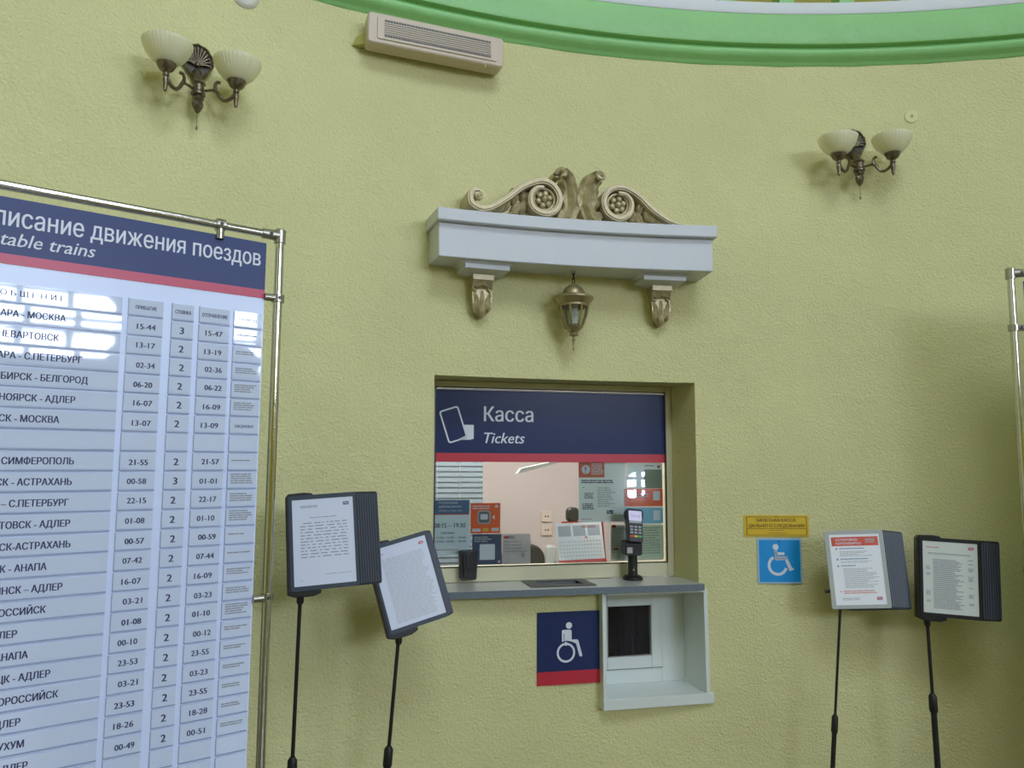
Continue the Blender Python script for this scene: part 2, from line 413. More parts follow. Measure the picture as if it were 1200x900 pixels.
# ================================================================ STRUCTURE
def ring(name, prof, m, th0, th1, n, **k):
    """sweep a (d,z) profile round the hall wall"""
    mb = MB(); q = len(prof)
    for i in range(n + 1):
        a = R_(th0 + (th1 - th0) * i / n)
        for d, z in prof: mb.v.append(Vector((CX + (RR - d) * math.cos(a), CY + (RR - d) * math.sin(a), z)))
    for i in range(n):
        for j in range(q - 1): mb.f.append([i * q + j, i * q + j + 1, (i + 1) * q + j + 1, (i + 1) * q + j]); mb.fm.append(0)
    o = mb.build(name, m, **k); o['kind'] = 'structure'; return o
TH0 = 103.2                             # angle of the ticket window on the round wall
def th_of(s): return TH0 - math.degrees(s / RR)
def wall_front():
    ss = sorted(set([round(-4.9 + .35 * k, 3) for k in range(30)] + [-.605, .605, .15, .634]))
    lo, hi = -6.7, 8.9
    ss = [lo, -6.2, -5.7, -5.3] + ss + [6.0, 6.7, 7.4, 8.1, hi]
    zs = [0, .68, 1.15, 2.08, 3.7]
    mb = MB(); q = len(zs)
    for s in ss:
        a = R_(th_of(s))
        for z in zs: mb.v.append(Vector((CX + RR * math.cos(a), CY + RR * math.sin(a), z)))
    for i in range(len(ss) - 1):
        c = (ss[i] + ss[i + 1]) / 2
        for j in range(q - 1):
            zc = (zs[j] + zs[j + 1]) / 2
            if abs(c) < .605 and 1.15 < zc < 2.08: continue
            if .15 < c < .634 and .69 < zc < 1.15: continue
            mb.f.append([i * q + j, i * q + j + 1, (i + 1) * q + j + 1, (i + 1) * q + j]); mb.fm.append(0)
    o = mb.build('wall_front', M['wall'], angle=60); o['kind'] = 'structure'
    # reveals of the ticket window opening
    rv = MB(); W = wall_empty('tmp', TH0, 0); mxw = Matrix.Translation(W.location) @ Matrix.Rotation(R_(TH0 - 90), 4, 'Z'); bpy.data.objects.remove(W)
    e = Vector(bend((.605, 0, 0))); f = Vector(bend((-.605, 0, 0)))
    yb = .19
    for (x, y, x2) in ((e.x, e.y, .582), (f.x, f.y, -.582)):
        rv.add([(x, y, 1.15), (x2, yb, 1.15), (x2, yb, 2.08), (x, y, 2.08)], [(0, 1, 2, 3)])
    n = 10
    top = [bend((-.605 + 1.21 * k / n, 0, 2.08)) for k in range(n + 1)]
    bk = [(-.582 + 1.164 * k / n, yb, 2.083) for k in range(n + 1)]
    rv.add(top + bk, [(k, k + 1, n + 2 + k, n + 1 + k) for k in range(n)])
    rv.mx = mxw
    rv.build('opening_reveal', M['wall'], o)
    return o, mxw
wall_o, MXW = wall_front()
ring('trim_1', [(0, 3.632), (.008, 3.636), (.012, 3.646), (.018, 3.653), (.036, 3.660), (.046, 3.671), (.052, 3.684), (.052, 3.694), (.046, 3.701), (.044, 3.706), (.074, 3.709), (.078, 3.716), (.078, 3.856), (.0, 3.856)], M['green'], 8, 180, 130, angle=50)
ring('trim_2', [(.0, 3.854), (.080, 3.856), (.084, 3.862), (.084, 3.910), (.080, 3.915), (-1.3, 3.916)], M['ledge'], 8, 180, 130)
ring('wall_gallery', [(-1.3, 3.9), (-1.3, 6.8)], M['hallwall'], 1, 180, 90, angle=60)
def polywall(name, a, b, z0, z1, m, holes=()):
    """flat wall from a to b; holes (u0,u1,z0,z1) along it"""
    a = Vector((*a, 0)); b = Vector((*b, 0)); t = (b - a).normalized(); L = (b - a).length
    us = sorted(set([0, L] + [h[0] for h in holes] + [h[1] for h in holes])); zs = sorted(set([z0, z1] + [h[2] for h in holes] + [h[3] for h in holes]))
    mb = MB()
    for u in us:
        for z in zs: p = a + t * u; mb.v.append(Vector((p.x, p.y, z)))
    q = len(zs)
    for i in range(len(us) - 1):
        for j in range(q - 1):
            uc, zc = (us[i] + us[i + 1]) / 2, (zs[j] + zs[j + 1]) / 2
            if any(h[0] < uc < h[1] and h[2] < zc < h[3] for h in holes): continue
            mb.f.append([i * q + j, i * q + j + 1, (i + 1) * q + j + 1, (i + 1) * q + j]); mb.fm.append(0)
    return tag(mb.build(name, m, smooth=False), kind='structure')
pA = wp(6.2, 10.97); pB = wp(-5.2, 10.97)
off = 5.2
polywall('wall_window_side', (pB.x, pB.y), (pA.x, pA.y), 0, 6.8, M['hallwall'],
         [(off - 2.5, off + 1.4, 3.55, 5.95), (off + 3.3, off + 5.8, 3.55, 5.95), (off + .75, off + 1.25, .96, 1.58)])
polywall('wall_back', (-3.61, pB.y), (pB.x, pB.y), 0, 6.8, M['hallwall'])
polywall('wall_left', (-3.61, -1.44), (-3.61, pB.y), 0, 6.8, M['hallwall'], [(2.76, 6.36, 3.5, 5.7)])
polywall('wall_right', (6.39, -1.0), (pA.x, pA.y), 0, 6.8, M['hallwall'])
fl = MB(); fl.box(-5.5, 13, pB.y - .2, 3.4, -.1, 0); fl.box(-5.5, 13, 3.4, 4.0, -.1, -.001)
tag(fl.build('floor', M['floor'], smooth=False), kind='structure')
fl = MB(); fl.box(-6, 13, pB.y - .2, 5.8, 6.8, 6.9); tag(fl.build('ceiling', M['ceil'], smooth=False), kind='structure')
b = MB(Matrix.Translation((3.2, -2.0, 0)) @ Matrix.Rotation(R_(-45), 4, 'Z')); b.box(-.06, .06, -.42, .42, 0, 1.95)
tag(b.build('reflection_blocker', M['hallwall'], smooth=False), kind='structure')  # unseen panel, added to keep the door light's reflection off the timetable board
# mullions of the hall windows (seen mirrored in the boards and the ticket window glass)
def hall_window(name, v0, v1, z0, z1, vs_, hs, rail=False):
    mx = Matrix.Translation(wp(0, 10.93)) @ Matrix.Rotation(math.atan2(TW.y, TW.x), 4, 'Z')
    mb = MB(mx)
    for v in vs_: mb.box(v - .06, v + .06, -.03, .03, z0, z1)
    for z in hs: mb.box(v0, v1, -.025, .025, z - .035, z + .035)
    if rail:
        for k in range(int((v1 - v0) / .26)):
            c = v0 + .13 + .26 * k
            mb.tube([(c + .13 * math.cos(a * PI / 8), .05, z0 + .05 + .42 * math.sin(a * PI / 8)) for a in range(9)], .012, 6)
        mb.box(v0, v1, .03, .07, z0 + .47, z0 + .52)
    return tag(mb.build(name, M['frame_w']), kind='structure')
hall_window('window_2', -2.5, 1.4, 3.55, 5.95, [-2.5, -1.72, -.94, -.16, .62, 1.4], [3.55, 4.2, 4.75, 5.3, 5.95], True)
hall_window('window_3', 3.3, 5.8, 3.55, 5.95, [3.3, 3.92, 4.55, 5.17, 5.8], [3.55, 4.2, 4.75, 5.3, 5.95], True)
hall_window('window_4', .75, 1.25, .96, 1.58, [.75, 1.06, 1.25], [.96, 1.20, 1.42, 1.58])

# gallery balustrade above the green cornice
bal = empty('gallery_balustrade', (CX, CY, 3.917), 0, 'light green balustrade posts on the white gallery ledge at top right', 'balustrade')
def balpart(name, th, d0, d1, w_, z0, z1, m):
    a = R_(th); mx = Matrix.Translation(((RR) * math.cos(a), (RR) * math.sin(a), 0)) @ Matrix.Rotation(R_(th - 90), 4, 'Z')
    b = MB(mx); b.box(-w_ / 2, w_ / 2, -d0, -d1, z0, z1); return b.build(name, m, bal, smooth=False)
for k in range(18):
    balpart('post', 64 + 3.35 * k, .06, -.04, .07, 0, .95, M['green'])
b = MB(); q = 5
for i in range(61):
    a = R_(62 + i); 
    for d, z in ((.09, .95), (.09, 1.02), (-.07, 1.02), (-.07, .95), (.09, .95)): b.v.append(Vector(((RR - d) * math.cos(a), (RR - d) * math.sin(a), z)))
for i in range(60):
    for j in range(4): b.f.append([i * q + j, i * q + j + 1, (i + 1) * q + j + 1, (i + 1) * q + j]); b.fm.append(0)
b.build('handrail', M['green'], bal)

# ================================================================ TICKET WINDOW
WD = .18
win = MB(); win.v = []
wroot = wall_empty('window_1', TH0, 1.177); tag(wroot, kind='structure')
Z0 = 1.177
fr = MB()
def framebars(mb, x0, x1, z0, z1, l, r, b_, t, y0, y1):
    mb.box(x0, x0 + l, y0, y1, z0, z1); mb.box(x1 - r, x1, y0, y1, z0, z1)
    mb.box(x0 + l, x1 - r, y0, y1, z0, z0 + b_); mb.box(x0 + l, x1 - r, y0, y1, z1 - t, z1)
framebars(fr, -.60, .583, 0, .903, .03, .036, .068, .030, WD - .012, WD + .05)
fr.build('window_frame', M['pvc'], wroot, bevel=.004)
g = MB(); framebars(g, -.571, .549, .066, .875, .005, .006, .005, .005, WD - .015, WD - .0125); g.build('rubber_seal', M['black'], wroot, smooth=False)
g = MB(); g.box(-.570, .548, WD, WD + .005, .068, .872); g.build('pane', M['glass'], wroot, smooth=False)
g = MB(); g.box(-.57, .545, WD - .017, WD - .0122, .8615, .8645); g.build('glazing_bead', M['letter'], wroot, smooth=False)

# sign on the glass
SG = wall_empty('ticket_sign', TH0, 1.712, 'navy ticket office sign with white ticket icon across the window top', 'sign')
b = MB(); b.box(-.569, .546, WD - .008, WD - .001, .040, .332); b.build('sign_panel', M['navy'], SG, smooth=False)
b = MB(); b.box(-.569, .546, WD - .008, WD - .001, 0, .040); b.build('stripe', M['red'], SG, smooth=False, label='red stripe along the bottom')
ys = WD - .0085
text('Касса', 'lettering', SG, M['letter'], x=-.345, z=.186, y=ys, size=.094, width=.232, weight=.012)
text('Tickets', 'lettering', SG, M['letter'], x=-.344, z=.086, y=ys, size=.070, width=.190, weight=.008, shear=.25)
ic = MB()
mxi = Matrix.Translation((-.487, 0, .168)) @ Matrix.Rotation(R_(18), 4, 'Y')
# outlined ticket: ring between two rounded rectangles
o1, o2 = rrect(-.046, .046, -.077, .077, .012, 3), rrect(-.039, .039, -.070, .070, .007, 3)
n = len(o1)
ic.add([(x, ys, z) for x, z in o1] + [(x, ys, z) for x, z in o2], [(i, (i + 1) % n, n + (i + 1) % n, n + i) for i in range(n)], Matrix.Translation((-.487, 0, .168)) @ Matrix.Rotation(R_(-18) * -1, 4, 'Y'))
ic.add([(-.438, ys, .168), (-.393, ys, .168), (-.393, ys, .105), (-.410, ys, .100), (-.470, ys, .099), (-.425, ys, .121)], [(0, 1, 2, 3, 5), (3, 4, 5)])
for v in ic.v[:2 * n]: v.x = -.974 - v.x   # lean to the left
ic.build('ticket_icon', M['letter'], SG, smooth=False)

def film(name, label, x0, x1, z0, z1, m, y=WD + .0072, cat='notice', th=.0012, group=None):
    r = wall_empty(name, TH0, z0, label, cat, group)
    b = MB(); b.box(x0, x1, y - th, y, 0, z1 - z0); b.build('sheet', m, r, smooth=False)
    return r, y - th - .0004
rr = random.Random(3)
# opening hours
r, y = film('opening_hours_notice', 'pale opening hours sheet with blue heading at left of ticket window', -.625, -.404, 1.300, 1.543, M['film_pale'])
b = MB(); b.quad(-.625, -.408, .180, .240, y); b.build('heading_band', M['skyblue' if 0 else 'ink'] if 0 else mat('blue_band', (.04, .14, .34), .4), r, smooth=False)
b = MB(); b.quad(-.625, -.408, .175, .180, y); b.build('stripe', M['red'], r, smooth=False)
text('Расписание', 'lettering', r, M['letter'], x=-.545, z=.224, y=y - .0004, size=.015, weight=.01)
text('работы кассы', 'lettering', r, M['letter'], x=-.545, z=.207, y=y - .0004, size=.015, weight=.01)
text('Schedule of ticket office', 'lettering', r, M['letter'], x=-.545, z=.190, y=y - .0004, size=.011, shear=.2)
text('08:15 – 19:30', 'lettering', r, M['ink'], x=-.566, z=.118, y=y, size=.029, width=.142, weight=.012)
text('ПЕРЕРЫВЫ', 'lettering', r, M['ink'], x=-.535, z=.090, y=y, size=.011, weight=.02)
text('08:00 - 11:00, 12:45 - 14:45', 'lettering', r, M['ink'], x=-.612, z=.070, y=y, size=.012, width=.190, weight=.015)
text('15:10 - 17:00, 18:00 - 18:30', 'lettering', r, M['ink'], x=-.612, z=.053, y=y, size=.012, width=.190, weight=.015)
lb = lines(MB(), -.62, -.45, .022, .016, 1, y, rng=rr); lb.build('small_print', M['inkred'], r, smooth=False)
# orange card-payment sticker
r, y = film('card_payment_sticker', 'orange card payment sticker above the navy leaflet on the glass', -.401, -.263, 1.390, 1.526, M['film_orange'])
b = MB(); b.prism(rrect(-.369, -.309, .042, .103, .012), y, y - .0003); b.build('terminal_icon', M['palegrey'], r, smooth=False)
b = MB(); b.prism(rrect(-.363, -.315, .048, .097, .009), y - .0004, y - .0006); b.build('terminal_icon', mat('icon_dark', (.12, .14, .18), .5), r, smooth=False)
b = MB(); b.prism(rrect(-.356, -.322, .062, .086, .004), y - .0007, y - .0009); b.build('terminal_icon', M['letter'], r, smooth=False)
b = MB(); b.add([(-.303, y, .072), (-.289, y, .083), (-.289, y, .061)], [(0, 2, 1)])
lines(b, -.392, -.300, .125, .105, 2, y, rng=rr); b.quad(-.288, -.274, .115, .127, y); b.quad(-.394, -.355, .008, .022, y); b.quad(-.304, -.270, .010, .024, y)
b.build('small_print', M['letter'], r, smooth=False)
b = MB(); b.quad(-.345, -.318, .008, .024, y); b.build('card_emblem', M['yellowkey'], r, smooth=False)
# navy leaflet (its code square is left blank)
r, y = film('navy_leaflet', 'dark blue leaflet with a pale square stuck low on the glass', -.392, -.257, 1.250, 1.387, M['film_navy'])
b = MB(); b.prism(rrect(-.358, -.288, .022, .092, .004), y, y - .0003); b.build('pale_square', M['paper2'], r, smooth=False)
b = lines(MB(), -.383, -.268, .125, .098, 3, y, rng=rr, ragged=.5); b.quad(-.274, -.262, .008, .018, y); b.build('small_print', M['inkpale'], r, smooth=False)
# grey leaflet
r, y = film('grey_leaflet', 'greyish leaflet with small red corner mark right of navy leaflet', -.254, -.121, 1.249, 1.386, M['film_grey'])
b = MB(); b.quad(-.247, -.224, .116, .127, y); b.build('red_mark', M['red'], r, smooth=False)
b = MB(); b.quad(-.223, -.196, .116, .127, y); b.quad(-.165, -.150, .032, .050, y); b.build('dark_mark', M['inkgrey'], r, smooth=False)
b = lines(MB(), -.245, -.135, .104, .046, 4, y, rng=rr, ragged=.3, fill=.35); b.build('small_print', M['inkgrey'], r, smooth=False)
# passenger notice (red head, exclamation mark)
r, y = film('passenger_notice', 'white notice headed by red band with exclamation mark on glass', .112, .345, 1.434, 1.716, M['film_white'])
r_shift = -.044
b = MB(); b.quad(.112, .240, .252, .326, y); b.build('heading_band', M['orange'], r, smooth=False).location = (0, 0, r_shift)
b = MB(); b.add([(.148 + .021 * math.cos(k * PI / 10), y - .0004, .289 + .021 * math.sin(k * PI / 10)) for k in range(20)], [list(range(20))])
lines(b, .175, .235, .317, .262, 6, y - .0004, rng=rr, fill=.45); b.build('white_print', M['letter'], r, smooth=False).location = (0, 0, r_shift)
text('!', 'exclamation_print', r, M['inkred'], x=.1435, z=.274, y=y - .0008, size=.041, weight=.03).location = (0, 0, r_shift)
b = MB(); lines(b, .125, .300, .240, .222, 2, y, rng=rr, fill=.6); lines(b, .130, .143, .206, .200, 1, y); lines(b, .140, .190, .180, .150, 4, y, rng=rr)
lines(b, .130, .190, .130, .100, 4, y, rng=rr, fill=.6); lines(b, .250, .290, .098, .080, 2, y, rng=rr, fill=.8); b.build('small_print', M['ink'], r, smooth=False).location = (0, 0, r_shift)
b = MB(); lines(b, .125, .180, .060, .054, 1, y); lines(b, .125, .200, .030, .016, 2, y); b.quad(.275, .295, .016, .030, y); b.build('red_print', M['inkred'], r, smooth=False).location = (0, 0, r_shift)
b = MB(); lines(b, .205, .300, .205, .110, 9, y, rng=rr, ragged=.5); b.build('pale_print', M['inkpale'], r, smooth=False).location = (0, 0, r_shift)
# column of sheets at the right edge
r, y = film('timetable_sheet', 'pale sheet with dark green box in top right corner of glass', .350, .536, 1.590, 1.710, M['film_white'], group=None)
b = MB(); b.quad(.440, .533, .000, .090, y); b.build('green_box', M['sage'], r, smooth=False)
b = lines(MB(), .445, .500, .110, .100, 1, y); lines(b, .447, .525, .083, .070, 2, y - .0004, rng=rr); b.build('small_print', M['inkgrey'], r, smooth=False)
b = MB(); b.quad(.510, .524, .098, .110, y); b.build('red_mark', M['red'], r, smooth=False)
r, y = film('orange_notice', 'orange red notice strip with pale square right of the glass', .338, .536, 1.505, 1.588, M['film_orange'])
b = MB(); b.quad(.486, .522, .028, .072, y); b.build('pale_square', M['paper2'], r, smooth=False)
b = lines(MB(), .40, .47, .060, .040, 2, y, rng=rr); b.build('small_print', M['letter'], r, smooth=False)
r, y = film('blue_notice', 'light blue notice with pale square behind the card terminal', .338, .536, 1.423, 1.500, mixmat('blue_film', (.28, .66, .88), .86))
b = MB(); b.quad(.486, .522, .016, .062, y); b.build('pale_square', M['paper2'], r, smooth=False)
r, y = film('green_tinted_list', 'pale green printed list in lower right corner of glass', .405, .536, 1.256, 1.418, mixmat('green_film', (.70, .80, .62), .9))
b = lines(MB(), .42, .525, .150, .020, 11, y, rng=rr, ragged=.3, fill=.35); b.build('small_print', M['inkgrey'], r, smooth=False)
r, y = film('white_list', 'white printed list partly hidden between calendar and card terminal', .268, .400, 1.254, 1.418, M['film_white'])
b = lines(MB(), .275, .385, .150, .030, 12, y, rng=rr, ragged=.5, fill=.35); b.build('small_print', M['inkpale'], r, smooth=False)
b = MB(); b.quad(.285, .305, .048, .058, y); b.build('red_mark', M['inkred'], r, smooth=False)

# ---- counter
cr = wall_empty('counter', TH0, 1.149, 'grey speckled counter top with blue grey front edge under ticket window', 'counter')
b = MB(); out = [(-.602, -.078), (.600, -.120), (.602, -.10), (.585, WD - .012), (-.585, WD - .012), (-.602, -.04)]
hx0, hx1, hy0, hy1 = -.115, .078, .018, .118
# top with a well for the tray: four pieces around the hole
def slab(mb, pts, z0, z1):
    n = len(pts); mb.add([(x, y, z0) for x, y in pts] + [(x, y, z1) for x, y in pts], [list(range(n))[::-1], list(range(n, 2 * n))] + [(i, (i + 1) % n, (i + 1) % n + n, i + n) for i in range(n)])
def fy(x): return -.078
slab(b, [(-.602, fy(-.602)), (hx0, fy(hx0)), (hx0, WD - .012), (-.585, WD - .012)], 0, .028)
slab(b, [(hx1, fy(hx1)), (.609, fy(.6)), (.611, -.06), (.603, -.038), (.585, WD - .012), (hx1, WD - .012)], 0, .028)
slab(b, [(hx0, fy(hx0)), (hx1, fy(hx1)), (hx1, hy0), (hx0, hy0)], 0, .028)
slab(b, [(hx0, hy1), (hx1, hy1), (hx1, WD - .012), (hx0, WD - .012)], 0, .028)
b.build('counter_top', M['counter'], cr, smooth=False)
b = MB(); b.add([(-.603, fy(-.602) - .0015, -.001), (.610, fy(.6) - .0015, -.001), (.610, fy(.6) - .0015, .0275), (-.603, fy(-.602) - .0015, .0275),
                 (-.603, fy(-.602), -.001), (.610, fy(.6), -.001), (.610, fy(.6), .0275), (-.603, fy(-.602), .0275)],
                [(0, 1, 2, 3), (7, 6, 5, 4), (0, 4, 5, 1), (1, 5, 6, 2), (2, 6, 7, 3), (3, 7, 4, 0)])
b.build('front_edge', M['counteredge'], cr, smooth=False)
tr = wall_empty('money_tray', TH0, 1.1775, 'recessed dark metal pay tray set in the grey counter', 'tray')
b = MB(); framebars(b, -.172, .122, -.030, .157, .058, .045, .048, .040, -.003, 0)
b.v = [Vector((v.x, v.z, -v.y)) for v in b.v]; b.build('tray_rim', M['tray'], tr, smooth=False)
b = MB(); b.add([(hx0, hy0, 0), (hx1, hy0, 0), (hx1, hy1, 0), (hx0, hy1, 0), (hx0 + .01, hy0 + .01, -.026), (hx1 - .01, hy0 + .01, -.026), (hx1 - .01, hy1, -.026), (hx0 + .01, hy1, -.026)],
                [(4, 5, 6, 7), (0, 1, 5, 4), (1, 2, 6, 5), (2, 3, 7, 6), (3, 0, 4, 7)])
b.build('tray_basin', M['basin'], tr, smooth=False)

# ---- card terminal on its post
t = wall_empty('card_terminal', TH0, 1.1775, 'black card payment terminal on a post standing on the counter', 'card terminal')
TX, TY = .345, .105
b = MB(); b.lathe([(.001, 0), (.046, 0), (.046, .008), (.040, .016), (.030, .020), (.001, .020)], 28, (TX, TY, 0)); b.build('base', M['black'], t)
b = MB(); b.lathe([(.023, .018), (.0215, .05), (.0215, .16), (.001, .16)], 24, (TX, TY, 0)); b.build('post', M['black'], t)
b = MB(); b.ball((TX - .004, TY - .0225, .046), .004, .002, .004); b.build('screw', M['palegrey'], t)
b = MB(); b.prism(rrect(TX - .052, TX + .030, .112, .182, .012), TY - .045, TY + .01); b.build('cradle', M['black'], t, bevel=.003)
b = MB(); b.box(TX - .044, TX - .018, TY - .0455, TY - .044, .124, .150); b.build('cradle_window', M['palegrey'], t, smooth=False)
hm = Matrix.Translation((TX - .005, TY - .035, .247)) @ Matrix.Rotation(R_(-17), 4, 'X') @ Matrix.Rotation(R_(5), 4, 'Y')
b = MB(hm)
pr = [(-.035, -.074), (-.025, -.080), (.025, -.080), (.035, -.074), (.036, .02), (.042, .045), (.041, .066), (.032, .074), (-.032, .074), (-.041, .066), (-.042, .045), (-.036, .02)]
b.prism(pr, -.018, .022); hd = b.build('terminal_body', M['black'], t, bevel=.004)
b = MB(hm); b.prism(rrect(-.031, .031, .018, .064, .003), -.0195, -.0180); b.build('screen', M['screen'], t, smooth=False, label='lit lilac display')
b = MB(hm); b.quad(-.030, .030, .007, .018, -.0193); b.build('screen_bar', M['screengrey'], t, smooth=False)
text('Касса', 'screen_lettering', t, M['inkgrey'], x=-.020, z=.036, y=-.0198, size=.015, mx=hm)
for rI in range(3):
    for cI in range(3):
        b = MB(hm); x0 = -.027 + cI * .020; z0 = -.014 - rI * .0135; b.prism(rrect(x0, x0 + .014, z0, z0 + .0085, .002, 2), -.0205, -.0180); b.build('key', M['key'], t, smooth=False)
for cI, mk in enumerate(('redkey', 'yellowkey', 'greenkey')):
    b = MB(hm); x0 = -.029 + cI * .020; b.prism(rrect(x0, x0 + .017, -.058, -.049, .002, 2), -.0208, -.0180); b.build('key', M[mk], t, smooth=False, label=['red key', 'yellow key', 'green key'][cI])
# ---- black box on the window frame
t = wall_empty('intercom_box', TH0, 1.197, 'small black plastic box fixed to the cream frame left of tray', 'intercom')
b = MB(); b.prism([(-.455, 0), (-.450, -.003), (-.388, -.003), (-.382, 0), (-.377, .118), (-.380, .124), (-.456, .124), (-.460, .118)], .125, WD - .013); b.build('housing', M['black'], t, bevel=.004)
b = MB(); b.prism([(-.440, .008), (-.399, .008), (-.390, .108), (-.402, .119), (-.435, .119), (-.447, .108)], .1175, .126); b.build('cover', M['black'], t, bevel=.002)
b = MB(); b.prism([(-.434, .112), (-.403, .112), (-.408, .060), (-.414, .046), (-.426, .046), (-.431, .060)], .1145, .118); b.build('tapered_panel', M['black'], t, bevel=.001)
b = MB(); b.prism([(-.427, .043), (-.420, .030), (-.413, .043)], .1135, .1176); b.build('latch', M['blackrub'], t)

# ================================================================ LOW HATCH BOX
h = wall_empty('access_hatch_box', TH0, .672, 'white box shelf below counter with small casement window for wheelchair users', 'hatch')
b = MB(); b.box(.140, .656, -.058, -.002, -.016, .028); b.box(.152, .632, -.003, .20, -.016, .028); b.build('bottom_shelf', M['hatch'], h, bevel=.002)
def side(mb, x0, x1): mb.prismx([(-.046, .476), (-.054, .028), (.19, .028), (.19, .476)], x0, x1)
b = MB(); side(b, .141, .158); b.build('side_panel', M['hatch'], h, bevel=.0015)
b = MB(); b.prismx([(-.046, .476), (-.054, .028), (.19, .028), (.19, .476)], .622, .640)
b.build('side_panel', M['hatch'], h, bevel=.0015)
b = MB(); b.box(.158, .622, -.050, -.038, .464, .476); b.build('top_rail', M['hatch'], h, smooth=False)
b = MB(); b.prismx([(-.02, .028), (.185, .028), (.185, .040), (-.02, .034)], .614, .622); b.build('corner_bead', M['hatch'], h, smooth=False)
b = MB(); framebars(b, .158, .622, .028, .476, .030, .115, .066, .020, .160, .188); b.build('window_frame', M['hatch'], h, bevel=.002)
b = MB(); framebars(b, .180, .508, .096, .462, .055, .055, .055, .084, .150, .180); b.build('sash', M['hatch'], h, bevel=.003)
b = MB(); b.box(.2345, .2385, .1495, .1505, .151, .378); b.box(.2385, .4525, .1495, .1505, .151, .1545); b.build('glass_bead', M['steel'], h, smooth=False)
b = MB(); b.box(.235, .453, .164, .167, .151, .378); b.build('pane', M['glass2'], h, smooth=False)
b = MB(); b.box(.508, .5105, .1585, .1595, .094, .464); b.box(.180, .5105, .1585, .1595, .0925, .096); b.build('sash_gap', M['blackrub'], h, smooth=False)
b = MB(); n = 22
for k in range(n):
    x = .10 + .5 * k / n; b.box(x, x + .5 / n, .30 + .012 * math.cos(k * 1.9), .32 + .012 * math.cos(k * 1.9), .0, .36)
cu_ = b
ct = wall_empty('hatch_curtain', TH0, .672, 'dark brown curtain hanging behind the low hatch glass', 'curtain')
cu_.build('curtain_cloth', M['brownwood'], ct, smooth=True, angle=80)

# ================================================================ CANOPY SHELF
sh = wall_empty('canopy_shelf', TH0, 2.555, 'white moulded canopy shelf on two brackets above ticket window', 'shelf')
def canopy(z0, z1, d, x0, x1, dd=0.0):
    b = MB(); b.boxn(x0, x1, -d, .012, z0, z1, 20)
    for v in b.v:
        if v.y < -.05: v.y -= .022 * v.x / .63
    return b
canopy(.146, .200, .212, -.652, .642).build('cap_moulding', M['white'], sh, bendit=True, bevel=.005)
canopy(0, .147, .183, -.638, .628).build('fascia_block', M['white'], sh, bendit=True, bevel=.004)
for c in (-.41, .424):
    b = MB(); b.add([(c - .122, -.150, -.001), (c + .122, -.150, -.001), (c + .122, .012, -.001), (c - .122, .012, -.001),
                     (c - .102, -.135, -.010), (c + .102, -.135, -.010), (c + .102, .012, -.010), (c - .102, .012, -.010),
                     (c - .102, -.135, -.030), (c + .102, -.135, -.030), (c + .102, .012, -.030), (c - .102, .012, -.030),
                     (c - .055, -.085, -.040), (c + .055, -.085, -.040), (c + .055, .012, -.040), (c - .055, .012, -.040)],
                    [(0, 1, 2, 3), (15, 14, 13, 12)] + [(4 * k + j, 4 * k + 4 + j, 4 * k + 4 + (j + 1) % 4, 4 * k + (j + 1) % 4) for k in range(3) for j in range(4)])
    b.build('capital', M['white'], sh, bendit=True, bevel=.002)
# gold corbels
def corbel(c, label):
    t = wall_empty('corbel', th_of(c), 2.330, label, 'corbel', 'gold leaf corbels under the canopy shelf')
    b = MB(); b.prismx([(.004, .012), (-.028, .0), (-.052, .035), (-.062, .085), (-.055, .125), (-.070, .150), (-.078, .162), (.004, .162)], -.044, .044)
    for v in b.v:
        if v.z < .04: v.x *= (.25 + .75 * v.z / .04) if v.z > .005 else .12
    b.build('block', M['gold'], t)
    b = MB(); b.box(-.048, .048, -.082, .004, .160, .186); b.build('abacus', M['goldpale'], t, bevel=.002)
    b = MB()
    for a, L, W, x, z in ((90, .088, .030, 0, .030), (100, .070, .024, -.014, .030), (80, .070, .024, .014, .030), (100, .052, .024, -.026, .060), (80, .052, .024, .026, .060), (95, .050, .022, -.028, .025), (85, .050, .022, .028, .025), (90, .04, .03, 0, .010)):
        b.lobe((x, z), R_(a), L, W, .022, -.046, 8, 8, .45, curl=.014)
    for x in (-.033, .033): b.tube([(x + .009 * math.cos(k * .7), -.058 - .006 * (k > 4), .128 + .011 * math.sin(k * .7)) for k in range(9)], .005, 6)
    b.build('acanthus_leaf', M['goldpale' if 0 else 'gold'], t, angle=60)
    b = MB(); b.tube([(-.03, -.062, .135), (0, -.075, .146), (.03, -.062, .135)], [.006, .010, .006], 8); b.build('volute', M['gold'], t)
    return t
corbel(-.412, 'gold acanthus corbel under the left end of white canopy')
corbel(.430, 'gold acanthus corbel under the right end of white canopy')

# gold ornament on the shelf
og = wall_empty('scroll_ornament', TH0, 2.755, 'carved gold scroll ornament with two rosettes on the white canopy', 'ornament')
Lp = [(-.452, .080), (-.462, .066), (-.478, .078), (-.470, .100), (-.446, .096)]
def build_scroll(path, w_, name):
    p = spline(path, 7); b = MB(); n = len(p)
    ws = [w_ * (.55 + .45 * min(1, i / 12)) * (1 if i < n * .75 else 1 - .35 * (i - n * .75) / (n * .25)) for i in range(n)]
    b.ribbon(p, ws, .02, .135, rim=-.006); b.build(name, M['goldpale'], og, bendit=True)
build_scroll([(-.440, .098), (-.452, .112), (-.478, .108), (-.490, .082), (-.480, .052), (-.440, .035), (-.390, .048), (-.315, .098), (-.250, .150), (-.165, .186), (-.105, .170), (-.074, .115), (-.095, .060), (-.145, .040), (-.200, .062), (-.212, .112), (-.185, .150), (-.150, .156)], .029, 'scroll')
build_scroll([(.500, .030), (.440, .050), (.365, .100), (.315, .146), (.262, .178), (.208, .188), (.158, .166), (.136, .118), (.155, .066), (.208, .042), (.256, .066), (.270, .118), (.245, .154), (.205, .160)], .027, 'scroll')
